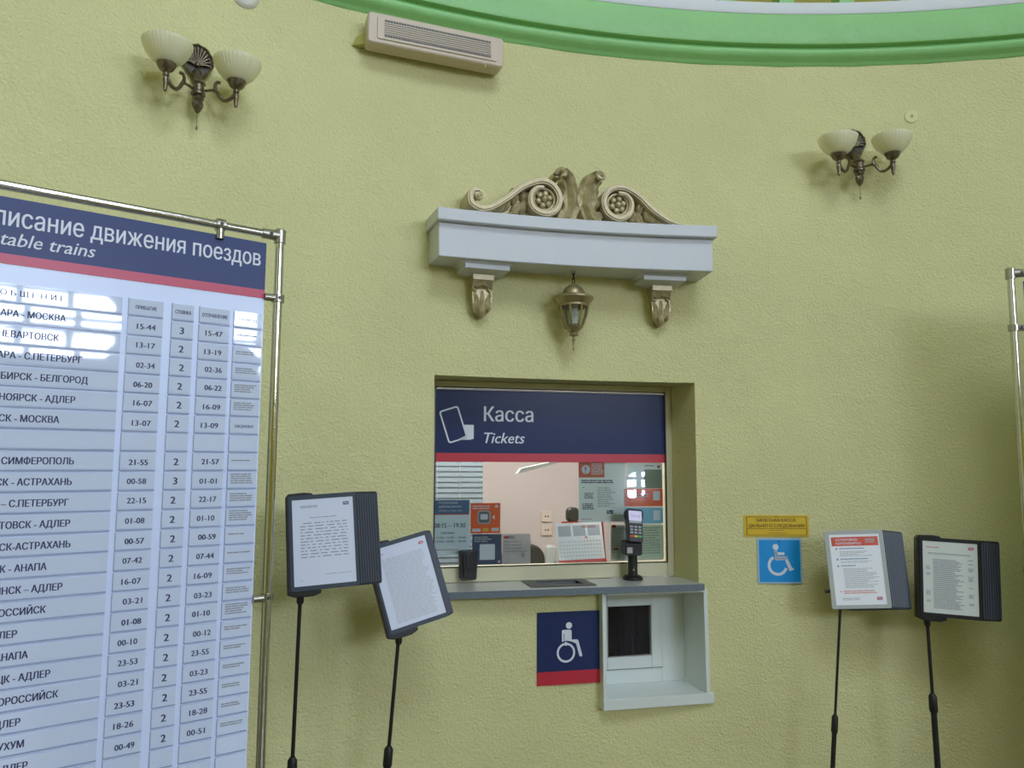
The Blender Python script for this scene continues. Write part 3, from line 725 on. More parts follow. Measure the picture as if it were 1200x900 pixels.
b = MB(); b.tube([(-.455 + .012 * math.cos(k), -.135, .085 + .012 * math.sin(k)) for k in range(7)], .010, 8); b.ball((-.456, -.13, .084), .016, .02, .016); b.build('scroll_eye', M['gold'], og, bendit=True)
for cx, cz in ((-.147, .105), (.205, .108)):
    b = MB(); b.ball((cx, -.130, cz), .014, .014, .014)
    for k in range(6):
        a = k * PI / 3 + .3; b.ball((cx + .027 * math.cos(a), -.122, cz + .027 * math.sin(a)), .0145, .012, .0145, 12, 8)
    b.build('rosette', M['gold'], og, bendit=True)
    b = MB(); b.tube([(cx + .049 * math.cos(a * PI / 12), -.120, cz + .049 * math.sin(a * PI / 12)) for a in range(25)], .0065, 8); b.build('rosette_ring', M['goldpale'], og, bendit=True)
    b = MB(); b.prism([(cx + .056 * math.cos(a * PI / 12), cz + .056 * math.sin(a * PI / 12)) for a in range(24)], -.108, -.02); b.build('rosette_ground', M['gold'], og, bendit=True)
for sg, name in ((-1, 'leaf_spray'), (1, 'leaf_spray')):
    b = MB()
    c0 = -.0 if sg < 0 else .04
    b.prism([(sg * .20 + c0, .005), (sg * .20 + c0, .15), (sg * .25 + c0, .135), (sg * .33 + c0, .075), (sg * .40 + c0, .035), (sg * .43 + c0, .005)][::(1 if sg > 0 else -1)], -.08, -.02)
    for (dx, z, a, L, W) in ((.395, .045, 170, .06, .030), (.365, .035, 135, .065, .042), (.330, .045, 110, .075, .048), (.290, .030, 125, .075, .048), (.275, .075, 80, .080, .045), (.245, .035, 100, .075, .042), (.232, .09, 85, .06, .035), (.32, .022, 165, .06, .035)):
        aa = R_(a) if sg > 0 else R_(180 - a)
        b.lobe((sg * dx + c0, z), aa, L, W, .045, -.075, 9, 8, .4, curl=.012)
    b.build(name, M['gold'], og, bendit=True, angle=60)
# centre
b = MB(); b.prism([(-.060, .0), (.105, .0), (.085, .05), (.060, .10), (.045, .165), (.040, .200), (.000, .200), (-.005, .165), (-.020, .10), (-.045, .05)], -.10, -.02); b.build('centre_shield', M['gold'], og, bendit=True, bevel=.008)
def acanthus(sg, cx):
    b = MB()
    # main leaf sweeping up and curling over
    path = spline([(cx - sg * .045, .005), (cx - sg * .008, .045), (cx + sg * .008, .10), (cx + sg * .0, .16), (cx - sg * .018, .205), (cx - sg * .040, .236)], 5)
    n = len(path); vs = []; nv = 12
    for i, (x, z) in enumerate(path):
        u = i / (n - 1); a, c = path[max(i - 1, 0)], path[min(i + 1, n - 1)]
        tx, tz = c[0] - a[0], c[1] - a[1]; l = math.hypot(tx, tz); nx, nz = -tz / l, tx / l
        wd = (.040 + .030 * math.sin(PI * min(1, u * 1.1))) * (1 + .16 * math.sin(u * 17)) * (1 - .30 * u)
        for j in range(nv + 1):
            v = -1 + 2 * j / nv
            h = .085 + .050 * math.sqrt(max(0, 1 - v * v)) * (1 + .22 * math.cos(9 * v)) + .030 * u * u
            vs.append((x + nx * wd * v, -h, z + nz * wd * v))
    m_ = nv + 1
    b.add(vs, [(i * m_ + j, (i + 1) * m_ + j, (i + 1) * m_ + j + 1, i * m_ + j + 1) for i in range(n - 1) for j in range(nv)])
    # rolled tip
    tip = [(cx - sg * (.052 + .017 * math.cos(k * .55)), -.135 - .004 * k, .222 + .017 * math.sin(k * .55)) for k in range(10)]
    b.tube(tip, [.013] * 8 + [.010, .006], 8)
    b.tube([(cx - sg * .062, -.02, .226), (cx - sg * .062, -.13, .226)], .020, 10)
    for (dx, z, a, L, W) in ((-.035, .15, 150, .045, .04), (-.040, .105, 170, .05, .04), (-.045, .06, 190, .055, .045), (-.060, .025, 200, .05, .04)):
        aa = R_(a) if sg > 0 else R_(180 - a)
        b.lobe((cx + sg * dx * .5, z), aa, L, W, .05, -.085, 8, 8, .35, curl=.01)
    b.tube(spline([(cx + sg * .03, -.10, .0), (cx + sg * .026, -.105, .07), (cx + sg * .012, -.115, .15), (cx - sg * .012, -.12, .20)], 5), .007, 6)
    b.build('acanthus_leaf', M['gold'], og, bendit=True, angle=60)
acanthus(1, -.022)
acanthus(-1, .062)

# ---- hanging lantern
ln = wall_empty('hanging_lantern', th_of(-.003), 2.195, 'small bronze lantern hanging on a chain below the white canopy', 'lantern')
c = (0, -.105, 0)
def L_(prof, name, m=M['lantern'], seg=32, **k): b = MB(); b.lathe(prof, seg, c, **k); return b.build(name, m, ln)
L_([(.001, .0), (.004, .006), (.003, .018), (.006, .034), (.004, .040), (.008, .048), (.008, .052), (.004, .056), (.006, .068), (.001, .07)], 'finial', seg=16)
L_([(.001, .066), (.020, .068), (.022, .074), (.018, .080), (.024, .088), (.034, .100), (.032, .102), (.001, .102)], 'bottom_cup')
L_([(.066, .205), (.070, .207), (.082, .224), (.088, .232), (.088, .238), (.080, .243), (.060, .247), (.052, .249), (.050, .262), (.040, .280), (.022, .293), (.008, .299), (.004, .304), (.001, .305)], 'cap')
for k in range(8):
    a = k * PI / 4 + .25
    b = MB(); b.tube([(c[0] + r * math.cos(a), c[1] + r * math.sin(a), z) for r, z in ((.066, .207), (.064, .185), (.058, .155), (.047, .125), (.034, .099))], .0045, 6); b.build('rib', M['lantern'], ln)
L_([(.062, .205), (.060, .185), (.054, .155), (.043, .125), (.030, .101)], 'glass_body', M['lglass'])
b = MB(); b.lathe([(.067, .207), (.068, .198), (.064, .194), (.062, .200)], 32, c); b.lathe([(.036, .100), (.042, .112), (.038, .114), (.034, .105)], 32, c); b.build('band', M['lantern'], ln)
b = MB(); b.tube([(.015 * math.cos(k * .9), c[1] + .015 * math.sin(k * .9), .115 + .0017 * k) for k in range(46)], .006, 6); b.lathe([(.001, .19), (.02, .19), (.02, .225), (.001, .225)], 14, c); b.build('bulb', M['paper2'], ln)
for k, z in enumerate((.311, .334, .355)):
    b = MB(); pts = [(.006 * math.cos(a * PI / 6), 0, .015 * math.sin(a * PI / 6)) for a in range(13)]
    if k % 2: pts = [(0, p[0], p[2]) for p in pts]
    b.tube([(p[0], c[1] + p[1], z + p[2]) for p in pts], .0018, 6); b.build('chain_link', M['blackrub'], ln)

# ================================================================ WALL LAMPS
def wall_lamp(th, z, label, chain=.055):
    t = wall_empty('wall_lamp', th, z, label, 'wall lamp', 'bronze wall lamps with two glass bowls')
    # shell shaped backplate
    out = []
    for k in range(28):
        a = 2 * PI * k / 28 + PI / 2
        r = 1 + .035 * math.cos(11 * (a - PI / 2)); x = .056 * r * math.cos(a); zz = .068 * r * math.sin(a)
        if zz < 0: x *= 1 - .45 * (-zz / .062)
        out.append((x, zz + .0))
    b = MB(); b.prism(out, -.014, .006); b.build('backplate', M['bronzedark'], t, angle=50)
    b = MB()
    for k in range(13):
        a = R_(-8 + 196 * k / 12); b.tube([(.010 * math.cos(a), -.024, -.012 + .010 * math.sin(a)), (.028 * math.cos(a), -.026, -.002 + .030 * math.sin(a)), (.047 * math.cos(a), -.020, .002 + .056 * math.sin(a))], [.0022, .0036, .0052], 8)
    b.ball((0, -.026, -.012), .009, .008, .009); b.build('shell_flutes', M['bronze'], t, angle=50)
    rim = MB(); rim.tube([(x * 1.03, -.019, zz * 1.03) for x, zz in out] + [(out[0][0] * 1.03, -.019, out[0][1] * 1.03)], .004, 6); rim.build('backplate_rim', M['bronze'], t)
    b = MB(); b.tube([(0, -.020, -.045), (0, -.035, -.060), (0, -.055, -.085), (0, -.070, -.112)], [.018, .016, .014, .016], 12)
    b.lathe([(.001, -.052), (.014, -.050), (.022, -.040), (.018, -.030), (.026, -.026), (.026, -.018), (.021, -.012), (.021, .012), (.026, .018), (.022, .026), (.010, .034), (.001, .036)], 20, (0, -.075, -.130))
    b.build('body', M['bronze'], t)
    b = MB(); b.lathe([(.001, -.098), (.008, -.092), (.017, -.074), (.020, -.060), (.016, -.050), (.001, -.048)], 16, (0, -.075, -.130), rib=.06, ribn=8); b.build('bottom_bud', M['bronze'], t)
    b = MB(); b.tube([(0, -.075, -.225), (0, -.075, -.225 - chain)], .0012, 5); b.build('pull_chain', M['bronze'], t)
    b = MB(); b.lathe([(.001, 0), (.004, .003), (.0045, .012), (.001, .016)], 10, (0, -.075, -.225 - chain - .012)); b.build('pull_knob', M['bronze'], t)
    for sg in (-1, 1):
        b = MB()
        hook = [(sg * .022, -.078, -.135), (sg * .045, -.092, -.132), (sg * .060, -.105, -.138), (sg * .070, -.115, -.160), (sg * .085, -.125, -.176), (sg * .104, -.138, -.170), (sg * .118, -.148, -.150)]
        b.tube(spline(hook, 4), [.005] * 8 + [.007] * 16 + [.0065], 8)
        b.tube(spline([(sg * .060, -.105, -.140), (sg * .054, -.100, -.118), (sg * .060, -.104, -.102), (sg * .070, -.110, -.103)], 4), [.007] * 4 + [.006] * 4 + [.006] * 4 + [.007], 8)
        b.build('arm', M['bronze'], t)
        cc = (sg * .122, -.150, 0)
        b = MB(); b.lathe([(.001, -.205), (.006, -.200), (.008, -.180), (.011, -.160), (.008, -.150), (.012, -.145), (.012, -.138), (.008, -.134), (.010, -.122), (.001, -.122)], 14, cc); b.build('bud', M['bronze'], t)
        b = MB(); b.lathe([(.001, -.134), (.012, -.132), (.024, -.124), (.031, -.112), (.036, -.098), (.037, -.094), (.033, -.094), (.001, -.104)], 24, cc); b.build('cup', M['bronze'], t)
        b = MB(); b.lathe([(.030, -.104), (.046, -.094), (.062, -.078), (.075, -.058), (.084, -.036), (.087, -.024), (.0865, -.022), (.084, -.024), (.081, -.036), (.072, -.057), (.059, -.076), (.043, -.091), (.028, -.100)], 144, cc, rib=.013, ribn=36)
        b.build('glass_bowl', M['bowl'], t)
        b = MB(); b.lathe([(.001, -.100), (.014, -.098), (.014, -.070), (.020, -.060), (.026, -.035), (.022, -.012), (.010, .000), (.001, .003)], 16, cc); b.build('bulb', M['officewhite'], t)
    return t
wall_lamp(121.52, 3.232, 'left bronze wall lamp with two ribbed glass bowls and pull chain')
wall_lamp(87.26, 3.232, 'right bronze wall lamp with two glass bowls beside a painted-over disc')

# ================================================================ WALL BOX UNDER CORNICE
t = wall_empty('wall_speaker_box', 110.55, 3.452, 'long beige wall box with slotted grille under the green cornice', 'speaker')
b = MB(); b.prism(rrect(-.302, .302, 0, .136, .016), -.112, -.030); b.build('housing', M['beige'], t, bevel=.007)
b = MB(); b.prism(rrect(-.262, .268, .020, .118, .008), -.117, -.112); b.build('grille_surround', M['beige'], t, bevel=.0015)
b = MB(); b.box(-.232, .240, -.1175, -.116, .030, .108); b.build('grille_recess', M['beigemid'], t, smooth=False)
for k in range(8):
    z = .0335 + k * .0095
    if k in (0, 7): b = MB(); [b.box(-.230 + .0118 * j, -.2225 + .0118 * j, -.119, -.1172, z - .001, z + .004) for j in range(40)]; b.build('slot_row', M['beigedark'], t, smooth=False); continue
    b = MB(); b.box(-.232, .240, -.1205, -.117, z, z + .0035); b.build('louvre', M['beige'], t, smooth=False)
b = MB(); b.box(.214, .217, -.113, -.108, -.014, .002); b.build('clip', M['beige'], t, smooth=False)
b = MB(); b.add([(-.352, -.020, .020), (-.335, -.020, .062), (-.298, -.06, .075), (-.300, -.06, .014), (-.352, .01, .020), (-.335, .01, .062), (-.298, -.03, .075), (-.300, -.03, .014)], [(0, 1, 2, 3), (7, 6, 5, 4), (0, 4, 5, 1), (1, 5, 6, 2), (2, 6, 7, 3), (3, 7, 4, 0)]); b.build('bracket', M['bracketgreen'], t, bevel=.003, label='yellow green painted bracket')
# wall discs
t = wall_empty('ceiling_detector', 119.6, 3.572, 'round white cover on the wall at the top left edge', 'detector')
b = MB(Matrix.Rotation(R_(90), 4, 'X')); b.lathe([(.001, .018), (.040, .017), (.050, .012), (.056, .004), (.056, -.004), (.001, -.004)], 32); b.build('cover', M['ivory'], t)
t = wall_empty('junction_cover', 84.04, 3.368, 'round painted-over junction cover on wall right of right lamp', 'wall cover')
b = MB(Matrix.Rotation(R_(90), 4, 'X')); b.lathe([(.006, .006), (.009, .010), (.028, .009), (.034, .003), (.034, -.003), (.001, -.003)], 28); b.build('cover', M['wall_smooth'], t)
b = MB(Matrix.Rotation(R_(90), 4, 'X')); b.lathe([(.001, .008), (.008, .007), (.009, .003), (.001, .003)], 14, (-.006, .004, 0)); b.build('centre_plug', M['bracketgreen'], t)

# ================================================================ WALL SIGNS
def wplaque(name, s0, s1, z0, z1, m, label, th=.004, rot=0, r=.003):
    t = wall_empty(name, th_of((s0 + s1) / 2), (z0 + z1) / 2, label, 'sign')
    hw, hh = (s1 - s0) / 2, (z1 - z0) / 2
    mx = Matrix.Rotation(R_(rot), 4, 'Y')
    b = MB(mx); b.prism(rrect(-hw, hw, -hh, hh, r), -th - .004, -.002); b.build('plate', m, t, smooth=False)
    return t, hw, hh, -th - .0045, mx
def arc_pts(cx, cz, r, a0, a1, n=24): return [(cx + r * math.cos(R_(a0 + (a1 - a0) * k / n)), cz + r * math.sin(R_(a0 + (a1 - a0) * k / n))) for k in range(n + 1)]
def strokes(paths, wd, y, mx):
    mb = MB(mx)
    for p in paths:
        n = len(p); vs = []
        for i, (x, z) in enumerate(p):
            a, c = p[max(i - 1, 0)], p[min(i + 1, n - 1)]; tx, tz = c[0] - a[0], c[1] - a[1]; l = math.hypot(tx, tz) or 1
            k = 1.0
            if 0 < i < n - 1:
                a1 = math.atan2(p[i][1] - p[i - 1][1], p[i][0] - p[i - 1][0]); a2 = math.atan2(p[i + 1][1] - p[i][1], p[i + 1][0] - p[i][0])
                k = 1 / max(.5, math.cos((a2 - a1) / 2))
            vs += [(x - tz / l * wd * k / 2, y, z + tx / l * wd * k / 2), (x + tz / l * wd * k / 2, y, z - tx / l * wd * k / 2)]
        mb.add(vs, [(2 * i, 2 * i + 1, 2 * i + 3, 2 * i + 2) for i in range(n - 1)])
    return mb
def disc(mb, cx, cz, r, y, n=20): mb.add([(cx + r * math.cos(2 * PI * k / n), y, cz + r * math.sin(2 * PI * k / n)) for k in range(n)], [list(range(n))])
# navy access sign
t, hw, hh, y, mx = wplaque('access_sign', -.142, .1405, .762, 1.067, M['navy'], 'navy square wheelchair access sign with red base under counter', rot=0)
b = MB(mx); b.box(-hw, hw, y - .0004, y + .002, -hh, -hh + .056); b.build('stripe', M['red'], t, smooth=False)
b = strokes([arc_pts(-.012, -.020, .037, 0, 360, 36)], .009, y - .0006, mx)
disc(b, .002, .094, .014, y - .0006)
b.add([(x, y - .0006, z) for x, z in [(-.030, .072), (-.026, .076), (.010, .076), (.014, .070), (.014, .034), (.038, .034), (.044, .030), (.062, -.034), (.060, -.039), (.052, -.039), (.048, -.034), (.034, .016), (.022, .022), (.012, .026), (-.008, .030), (-.030, .026)]], [list(range(16))])
b.build('wheelchair_symbol', M['letter'], t, smooth=False)
b = MB(mx); b.box(-.022, -.0195, y - .0012, y - .0007, .028, .060); b.build('arm_line', M['navy'], t, smooth=False)
# yellow plaque
t, hw, hh, y, mx = wplaque('yellow_plaque', .819, 1.120, 1.380, 1.476, M['yellow'], 'small yellow plaque with brown lettering above blue wheelchair sign', rot=0)
b = MB(mx); framebars(b, -hw + .012, hw - .010, -hh + .006, hh - .007, .003, .003, .002, .002, y - .0003, y); b.box(-hw + .012, hw - .010, y - .0003, y, -.0135, -.0115)
b.build('engraved_border', M['brown'], t, smooth=False)
text('БИЛЕТНАЯ КАССА', 'lettering', t, M['brown'], x=0, z=.019, y=y - .0004, size=.0195, width=.180, align='c', weight=.018, mx=mx)
text('ДАЛЬНЕГО СЛЕДОВАНИЯ', 'lettering', t, M['brown'], x=0, z=-.006, y=y - .0004, size=.0195, width=.258, align='c', weight=.018, mx=mx)
b = lines(MB(mx), -.035, .030, -.019, -.025, 1, y - .0004, gap=.004, ragged=0); lines(b, -.045, .048, -.031, -.037, 1, y - .0004, gap=.004, ragged=0); b.build('small_print', mat('worn_brown', (.35, .2, .01), .5), t, smooth=False)
b = MB(mx @ Matrix.Rotation(R_(90), 4, 'X')); b.lathe([(.001, .003), (.003, .002), (.003, 0)], 10, (0, hh - .006, -y)); b.build('screw', M['tray'], t)
# blue plaque
t, hw, hh, y, mx = wplaque('blue_access_plaque', .878, 1.082, 1.170, 1.373, M['bluerim'], 'light blue plaque with white wheelchair symbol below yellow plaque', r=.010)
b = MB(mx); b.prism(rrect(-hw + .008, hw - .008, -hh + .008, hh - .008, .004), y - .0006, y); b.build('blue_field', M['blue'], t, smooth=False)
y -= .001
b = strokes([[(-.017, .050), (-.015, .013), (.034, .013)], [(-.015, .032), (.022, .032)][::1], [(-.015, -.008 + .021), (-.015, .013)], arc_pts(-.010, -.020, .040, 118, 342, 26), [(-.018, .045), (-.016, .010), (.028, .010), (.050, -.040), (.062, -.034)], ], .0125, y, mx)
disc(b, -.018, .062, .0135, y); b.build('wheelchair_symbol', M['letter'], t, smooth=False)
b = MB(mx @ Matrix.Rotation(R_(90), 4, 'X')); b.lathe([(.001, .003), (.003, .002), (.003, 0)], 10, (0, hh - .013, -y)); b.build('screw', M['tray'], t)

# ================================================================ DOCUMENT STANDS
def doc_stand(label, base, head, yaw, roll, tilt, npan, dx, dy, frame_m, fin_m, content, collar_z, pole_r, gap_m=M['fan_gap'], dz=0., spine=True, papermat='paper', width=.232, skew=0.):
    """flip-panel display on a pole. head = centre of the front panel in the world"""
    t = empty('document_stand', (*base, 0), 0, label, 'document stand')
    mx = Matrix.Translation((head[0] - base[0], head[1] - base[1], head[2])) @ Matrix.Rotation(R_(yaw), 4, 'Z') @ Matrix.Rotation(R_(tilt), 4, 'X') @ Matrix.Rotation(R_(roll), 4, 'Y')
    hw, hh = width / 2, .1625
    for k in range(npan - 1, -1, -1):
        x, y, z = dx * k, dy * k, dz * k
        f = MB(mx)
        if k == 0:
            o1, o2 = rrect(-hw, hw, -hh, hh, .008, 3), rrect(-.1035, .1045, -.147, .147, .002, 3); n = len(o1)
            vs = [(px_, y0, pz) for y0 in (0, .004) for o_ in (o1, o2) for px_, pz in o_]
            fs = []
            for i in range(n):
                j = (i + 1) % n
                fs += [(i, j, n + j, n + i), (2 * n + j, 2 * n + i, 3 * n + i, 3 * n + j), (i, 2 * n + i, 2 * n + j, j), (n + j, 3 * n + j, 3 * n + i, n + i)]
            f.add(vs, fs); f.build('front_frame', frame_m, t, smooth=False)
        else:
            f.cm = 1; f.prism(rrect(-hw + x, hw + x, -hh + z, hh + z, .008, 3), y, y + .0035); f.cm = 0
            # raised right rim
            rw = max(.0028, dx * .58); f.box(hw - rw + x, hw + x + .0003, y - .003, y + .004, -hh + .007 + z, hh - .007 + z)
            f.build('display_panel', [fin_m, gap_m], t, smooth=False)
    p = MB(mx); p.box(-.1035, .1045, .0012, .003, -.147, .147); p.build('sheet', M[papermat], t, smooth=False)
    content(t, mx, .0008)
    if spine:
        s = MB(mx); s.prism([(-hw - .012, -hh - .010), (-hw + .015, -hh - .020), (-hw + .075, -hh - .020), (-hw + .100, -hh - .012), (-hw + .102, -hh + .004), (-hw + .004, -hh + .012),
                             (-hw + .004, hh - .004), (-hw + .085, hh - .002), (-hw + .082, hh + .006), (-hw + .055, hh + .010), (-hw, hh + .008), (-hw - .010, hh - .004)], .004, dy * npan + .012)
        s.build('holder_spine', M['black'], t, bevel=.003)
        top = mx @ Vector((-hw + .030, dy * npan * .6, -hh - .015))
    else:
        s = MB(mx); s.box(-hw + .02, -hw + .07, .005, dy * npan + .014, -hh + .03, hh - .03); s.tube([(-hw - .018, .02, -.09), (-hw + .03, .02, -.09)], .007, 10); s.build('holder_spine', M['black'], t)
        s = MB(mx); s.lathe([(.001, -.010), (.009, -.009), (.009, .009), (.001, .010)], 12, (0, 0, 0)); 
        top = mx @ Vector((-hw + .045, dy * npan * .6, -hh + .03))
    s = MB(); s.lathe([(.001, .02), (.012, .018), (.0125, -.02), (.009, -.028), (.001, -.028)], 16, tuple(top)); s.build('swivel', M['blackrub'], t)
    bt = Vector((0, 0, .012)); d = top - bt
    def at(z): return bt + d * ((z - .012) / (top.z - .012))
    s = MB(); s.tube([at(collar_z), top], pole_r, 12); s.build('upper_pole', M['blackrub'], t)
    s = MB(); s.tube([at(.012), at(collar_z)], pole_r * 1.75, 14); s.build('lower_pole', M['blackrub'], t)
    s = MB(); s.tube([at(collar_z - .055), at(collar_z - .045), at(collar_z + .010), at(collar_z + .022)], [pole_r * 1.95, pole_r * 2.5, pole_r * 2.4, pole_r * 1.3], 14); s.build('collar', M['blackrub'], t)
    s = MB(); s.lathe([(.001, 0), (.150, 0), (.152, .006), (.145, .012), (.04, .018), (.02, .03), (.001, .03)], 32); s.build('base', M['blackrub'], t)
    return t
def c_letter(t, mx, y):
    r = random.Random(11)
    logo(t, .070, .120, .020, y, M['navyb'], mx)
    b = lines(MB(mx), -.075, -.012, .125, .116, 2, y, rng=r, gap=.006); lines(b, -.045, .045, .084, .079, 1, y, gap=.01, ragged=0); b.build('heading_print', M['inkgrey'], t, smooth=False)
    b = lines(MB(mx), -.078, .085, .066, -.060, 12, y, fill=.30, ragged=.03, rng=r, gap=.03, indent=.01); lines(b, .0, .09, -.112, -.115, 1, y, ragged=0, gap=.004); lines(b, -.085, -.073, -.128, -.131, 1, y); b.build('body_print', M['inkgrey'], t, smooth=False)
def c_dense(t, mx, y):
    r = random.Random(12)
    logo(t, .074, .120, .018, y, M['red'], mx)
    b = lines(MB(mx), -.095, -.060, .124, .118, 1, y, rng=r); b.build('heading_print', M['inkred'], t, smooth=False)
    b = lines(MB(mx), -.075, .092, .102, -.135, 34, y, fill=.42, ragged=.15, rng=r, gap=.008); b.build('body_print', M['inkpale'], t, smooth=False)
def c_virus(t, mx, y):
    r = random.Random(13)
    b = MB(mx); b.quad(-.096, .098, .098, .136, y); b.build('heading_band', M['orange'], t, smooth=False)
    text('ОСТОРОЖНО:', 'lettering', t, M['letter'], x=-.078, z=.119, y=y - .0004, size=.0135, weight=.02, mx=mx)
    text('КОРОНАВИРУС!', 'lettering', t, M['letter'], x=-.078, z=.104, y=y - .0004, size=.0135, weight=.02, mx=mx)
    b = lines(MB(mx), .045, .088, .128, .108, 4, y - .0004, rng=r, gap=.005); b.build('small_heading', M['inkpale'], t, smooth=False)
    b = MB(mx)
    for z in (.086, .042, .014): disc(b, -.078, z, .004, y); lines(b, -.066, .06 if z != .014 else 0, z + .003, z - .004, 1, y, rng=r, gap=.004)
    b.build('blue_print', mat('faded_blue_ink', (.16, .25, .38), .5), t, smooth=False)
    b = lines(MB(mx), -.066, .085, .076, .052, 4, y, fill=.45, rng=r, ragged=.5, gap=.006); lines(b, -.066, .07, .035, .024, 2, y, fill=.45, rng=r); lines(b, -.058, .085, .004, -.080, 14, y, fill=.45, ragged=.4, rng=r, gap=.005); lines(b, -.075, .0, -.118, -.130, 2, y, rng=r)
    b.build('body_print', M['inkpale'], t, smooth=False)
    b = lines(MB(mx), -.066, .085, -.088, -.104, 2, y, fill=.5, rng=r, gap=.005); disc(b, -.078, -.092, .003, y); b.build('red_print', mat('faded_red_ink', (.66, .30, .24), .5), t, smooth=False)
    logo(t, .066, -.128, .022, y, M['red'], mx)
def c_table(t, mx, y):
    r = random.Random(14)
    logo(t, .070, .120, .020, y, M['red'], mx)
    b = lines(MB(mx), -.09, -.04, .124, .118, 1, y, rng=r); b.build('heading_print', M['inkred'], t, smooth=False)
    b = lines(MB(mx), -.085, .085, .100, .092, 2, y, rng=r, gap=.004)
    lines(b, -.065, .052, .074, -.130, 34, y, fill=.5, ragged=.3, rng=r, gap=.004)
    for z0, n in ((.045, 3), (.016, 2), (-.055, 4), (-.095, 2)): lines(b, -.092, -.074, z0, z0 - .0055 * n, n, y, fill=.5, rng=r)
    for z0, n in ((.078, 1), (.062, 1), (.045, 3), (.010, 4), (-.035, 1), (-.062, 3), (-.098, 2)): lines(b, .068, .090, z0, z0 - .0055 * n, n, y, fill=.5, rng=r)
    b.build('body_print', M['inkgrey'], t, smooth=False)
# (base xy, head centre, ...)
doc_stand('tall black document stand holding white letter with blue corner logo, left', (-.770, 2.80), (-.652, 2.715, 1.434), 13, -4.0, -8, 10, .0086, .0045, M['slate'], M['fan_rim'], c_letter, .682, .0068)
doc_stand('document stand with tilted dark panels leaning before the counter end', (-.490, 2.92), (-.380, 2.90, 1.268), 14, -15.5, -10, 9, .0036, .008, M['slate'], M['fan_rim'], c_dense, .662, .0068, width=.222)
doc_stand('document stand with pale grey front frame and red headed virus notice', (1.300, 3.34), (1.482, 3.35, 1.262), -6, -2.4, -6, 10, .0104, .0045, M['palegrey'], M['fan_rim_grey'], c_virus, .640, .0055, gap_m=M['fan_gap_grey'], spine=False, dz=-.0012, papermat='paper2', width=.244)
doc_stand('black framed document stand with printed table sheet, rightmost in view', (1.765, 3.30), (1.838, 3.28, 1.236), -14, 2.6, -4, 9, .0102, .0045, M['black'], M['fan_rim'], c_table, .740, .0068, papermat='paper3')

# ================================================================ TIMETABLE BOARDS
BR = math.radians(37.2)
bd = empty('timetable_board', (-.777, 2.50, 0), BR, 'chrome framed train timetable board with navy heading at far left', 'timetable board')
UL = -1.16
def tube_part(name, p0, p1, r, m, par): b = MB(); b.tube([p0, p1], r, 16); return b.build(name, m, par)
tube_part('upright', (0, 0, .03), (0, 0, 2.462), .0145, M['chrome'], bd); tube_part('upright', (UL, 0, .03), (UL, 0, 2.462), .0145, M['chrome'], bd)
tube_part('top_rail', (UL, 0, 2.455), (0, 0, 2.455), .0135, M['chrome'], bd); tube_part('bottom_rail', (UL, 0, .42), (0, 0, .42), .0135, M['chrome'], bd)
def clampset(par, pts, corner):
    for (x, z, ax) in pts:
        b = MB()
        if ax == 'x':   # on the upright, jaw towards the panel
            b.tube([(x, 0, z - .013), (x, 0, z + .013)], .021, 18); b.tube([(x - .010 * 0, -.004, z), (x - .046, -.004, z)], [.013, .0125], 12)
        elif ax == 'xr':
            b.tube([(x, 0, z - .013), (x, 0, z + .013)], .021, 18); b.tube([(x, -.004, z), (x + .046, -.004, z)], [.013, .0125], 12)
        else:
            b.tube([(x - .013, 0, z), (x + .013, 0, z)], .021, 18); b.tube([(x, -.004, z), (x, -.004, z - .046)], [.013, .0125], 12)
        o = b.build('clamp', M['steel'], par)
        b = MB(Matrix.Translation((x, -.020, z)) @ Matrix.Rotation(R_(90), 4, 'X')); b.lathe([(.001, .002), (.0025, .0025), (.0055, .003), (.0060, 0)], 14); b.build('clamp_screw', M['tray'], o)
    for x, sg in corner:
        b = MB(); b.tube([(x, 0, 2.430), (x, 0, 2.474), (x, 0, 2.477)], [.019, .019, .016], 18); b.tube([(x, 0, 2.455), (x + sg * .060, 0, 2.455)], [.018, .0165], 16)
        o = b.build('corner_joint', M['steel'], par)
        b = MB(Matrix.Translation((x + sg * .034, -.016, 2.455)) @ Matrix.Rotation(R_(90), 4, 'X')); b.lathe([(.001, .002), (.0025, .0025), (.0055, .003), (.0060, 0)], 14); b.build('joint_screw', M['tray'], o)
clampset(bd, [(0, 2.243, 'x'), (0, 1.277, 'x'), (-.195, 2.455, 'z'), (UL, 2.243, 'xr'), (UL, 1.277, 'xr'), (-.95, 2.455, 'z'), (0, .62, 'x')], [(0, -1), (UL, 1)])
for x in (0, UL):
    b = MB(); b.box(x - .02, x + .02, -.25, .25, 0, .03); b.build('foot', M['steel'], bd, bevel=.004)
X0, X1 = UL + .045, -.044
b = MB(); b.box(X0, X1, .002, .008, .46, 2.424); pn = b.build('panel', M['board'], bd, smooth=False)
b = MB(); b.box(X0, X1, .0005, .0021, 2.266, 2.4235); b.build('heading_band', M['navyb'], bd, smooth=False)
b = MB(); b.box(X0, X1, .0004, .0021, 2.238, 2.266); b.build('stripe', M['redb'], bd, smooth=False)
text('Расписание движения поездов', 'lettering', bd, M['letter'], x=-.062, z=2.344, y=-.0002, size=.075, width=.820, align='r', weight=.007)
text('Timetable trains', 'lettering', bd, M['letter'], x=-.541, z=2.290, y=-.0002, size=.053, width=.332, align='r', weight=.006, shear=.25)
cols = [(X0 + .015, -.463), (-.445, -.350), (-.324, -.262), (-.244, -.153), (-.138, -.049)]
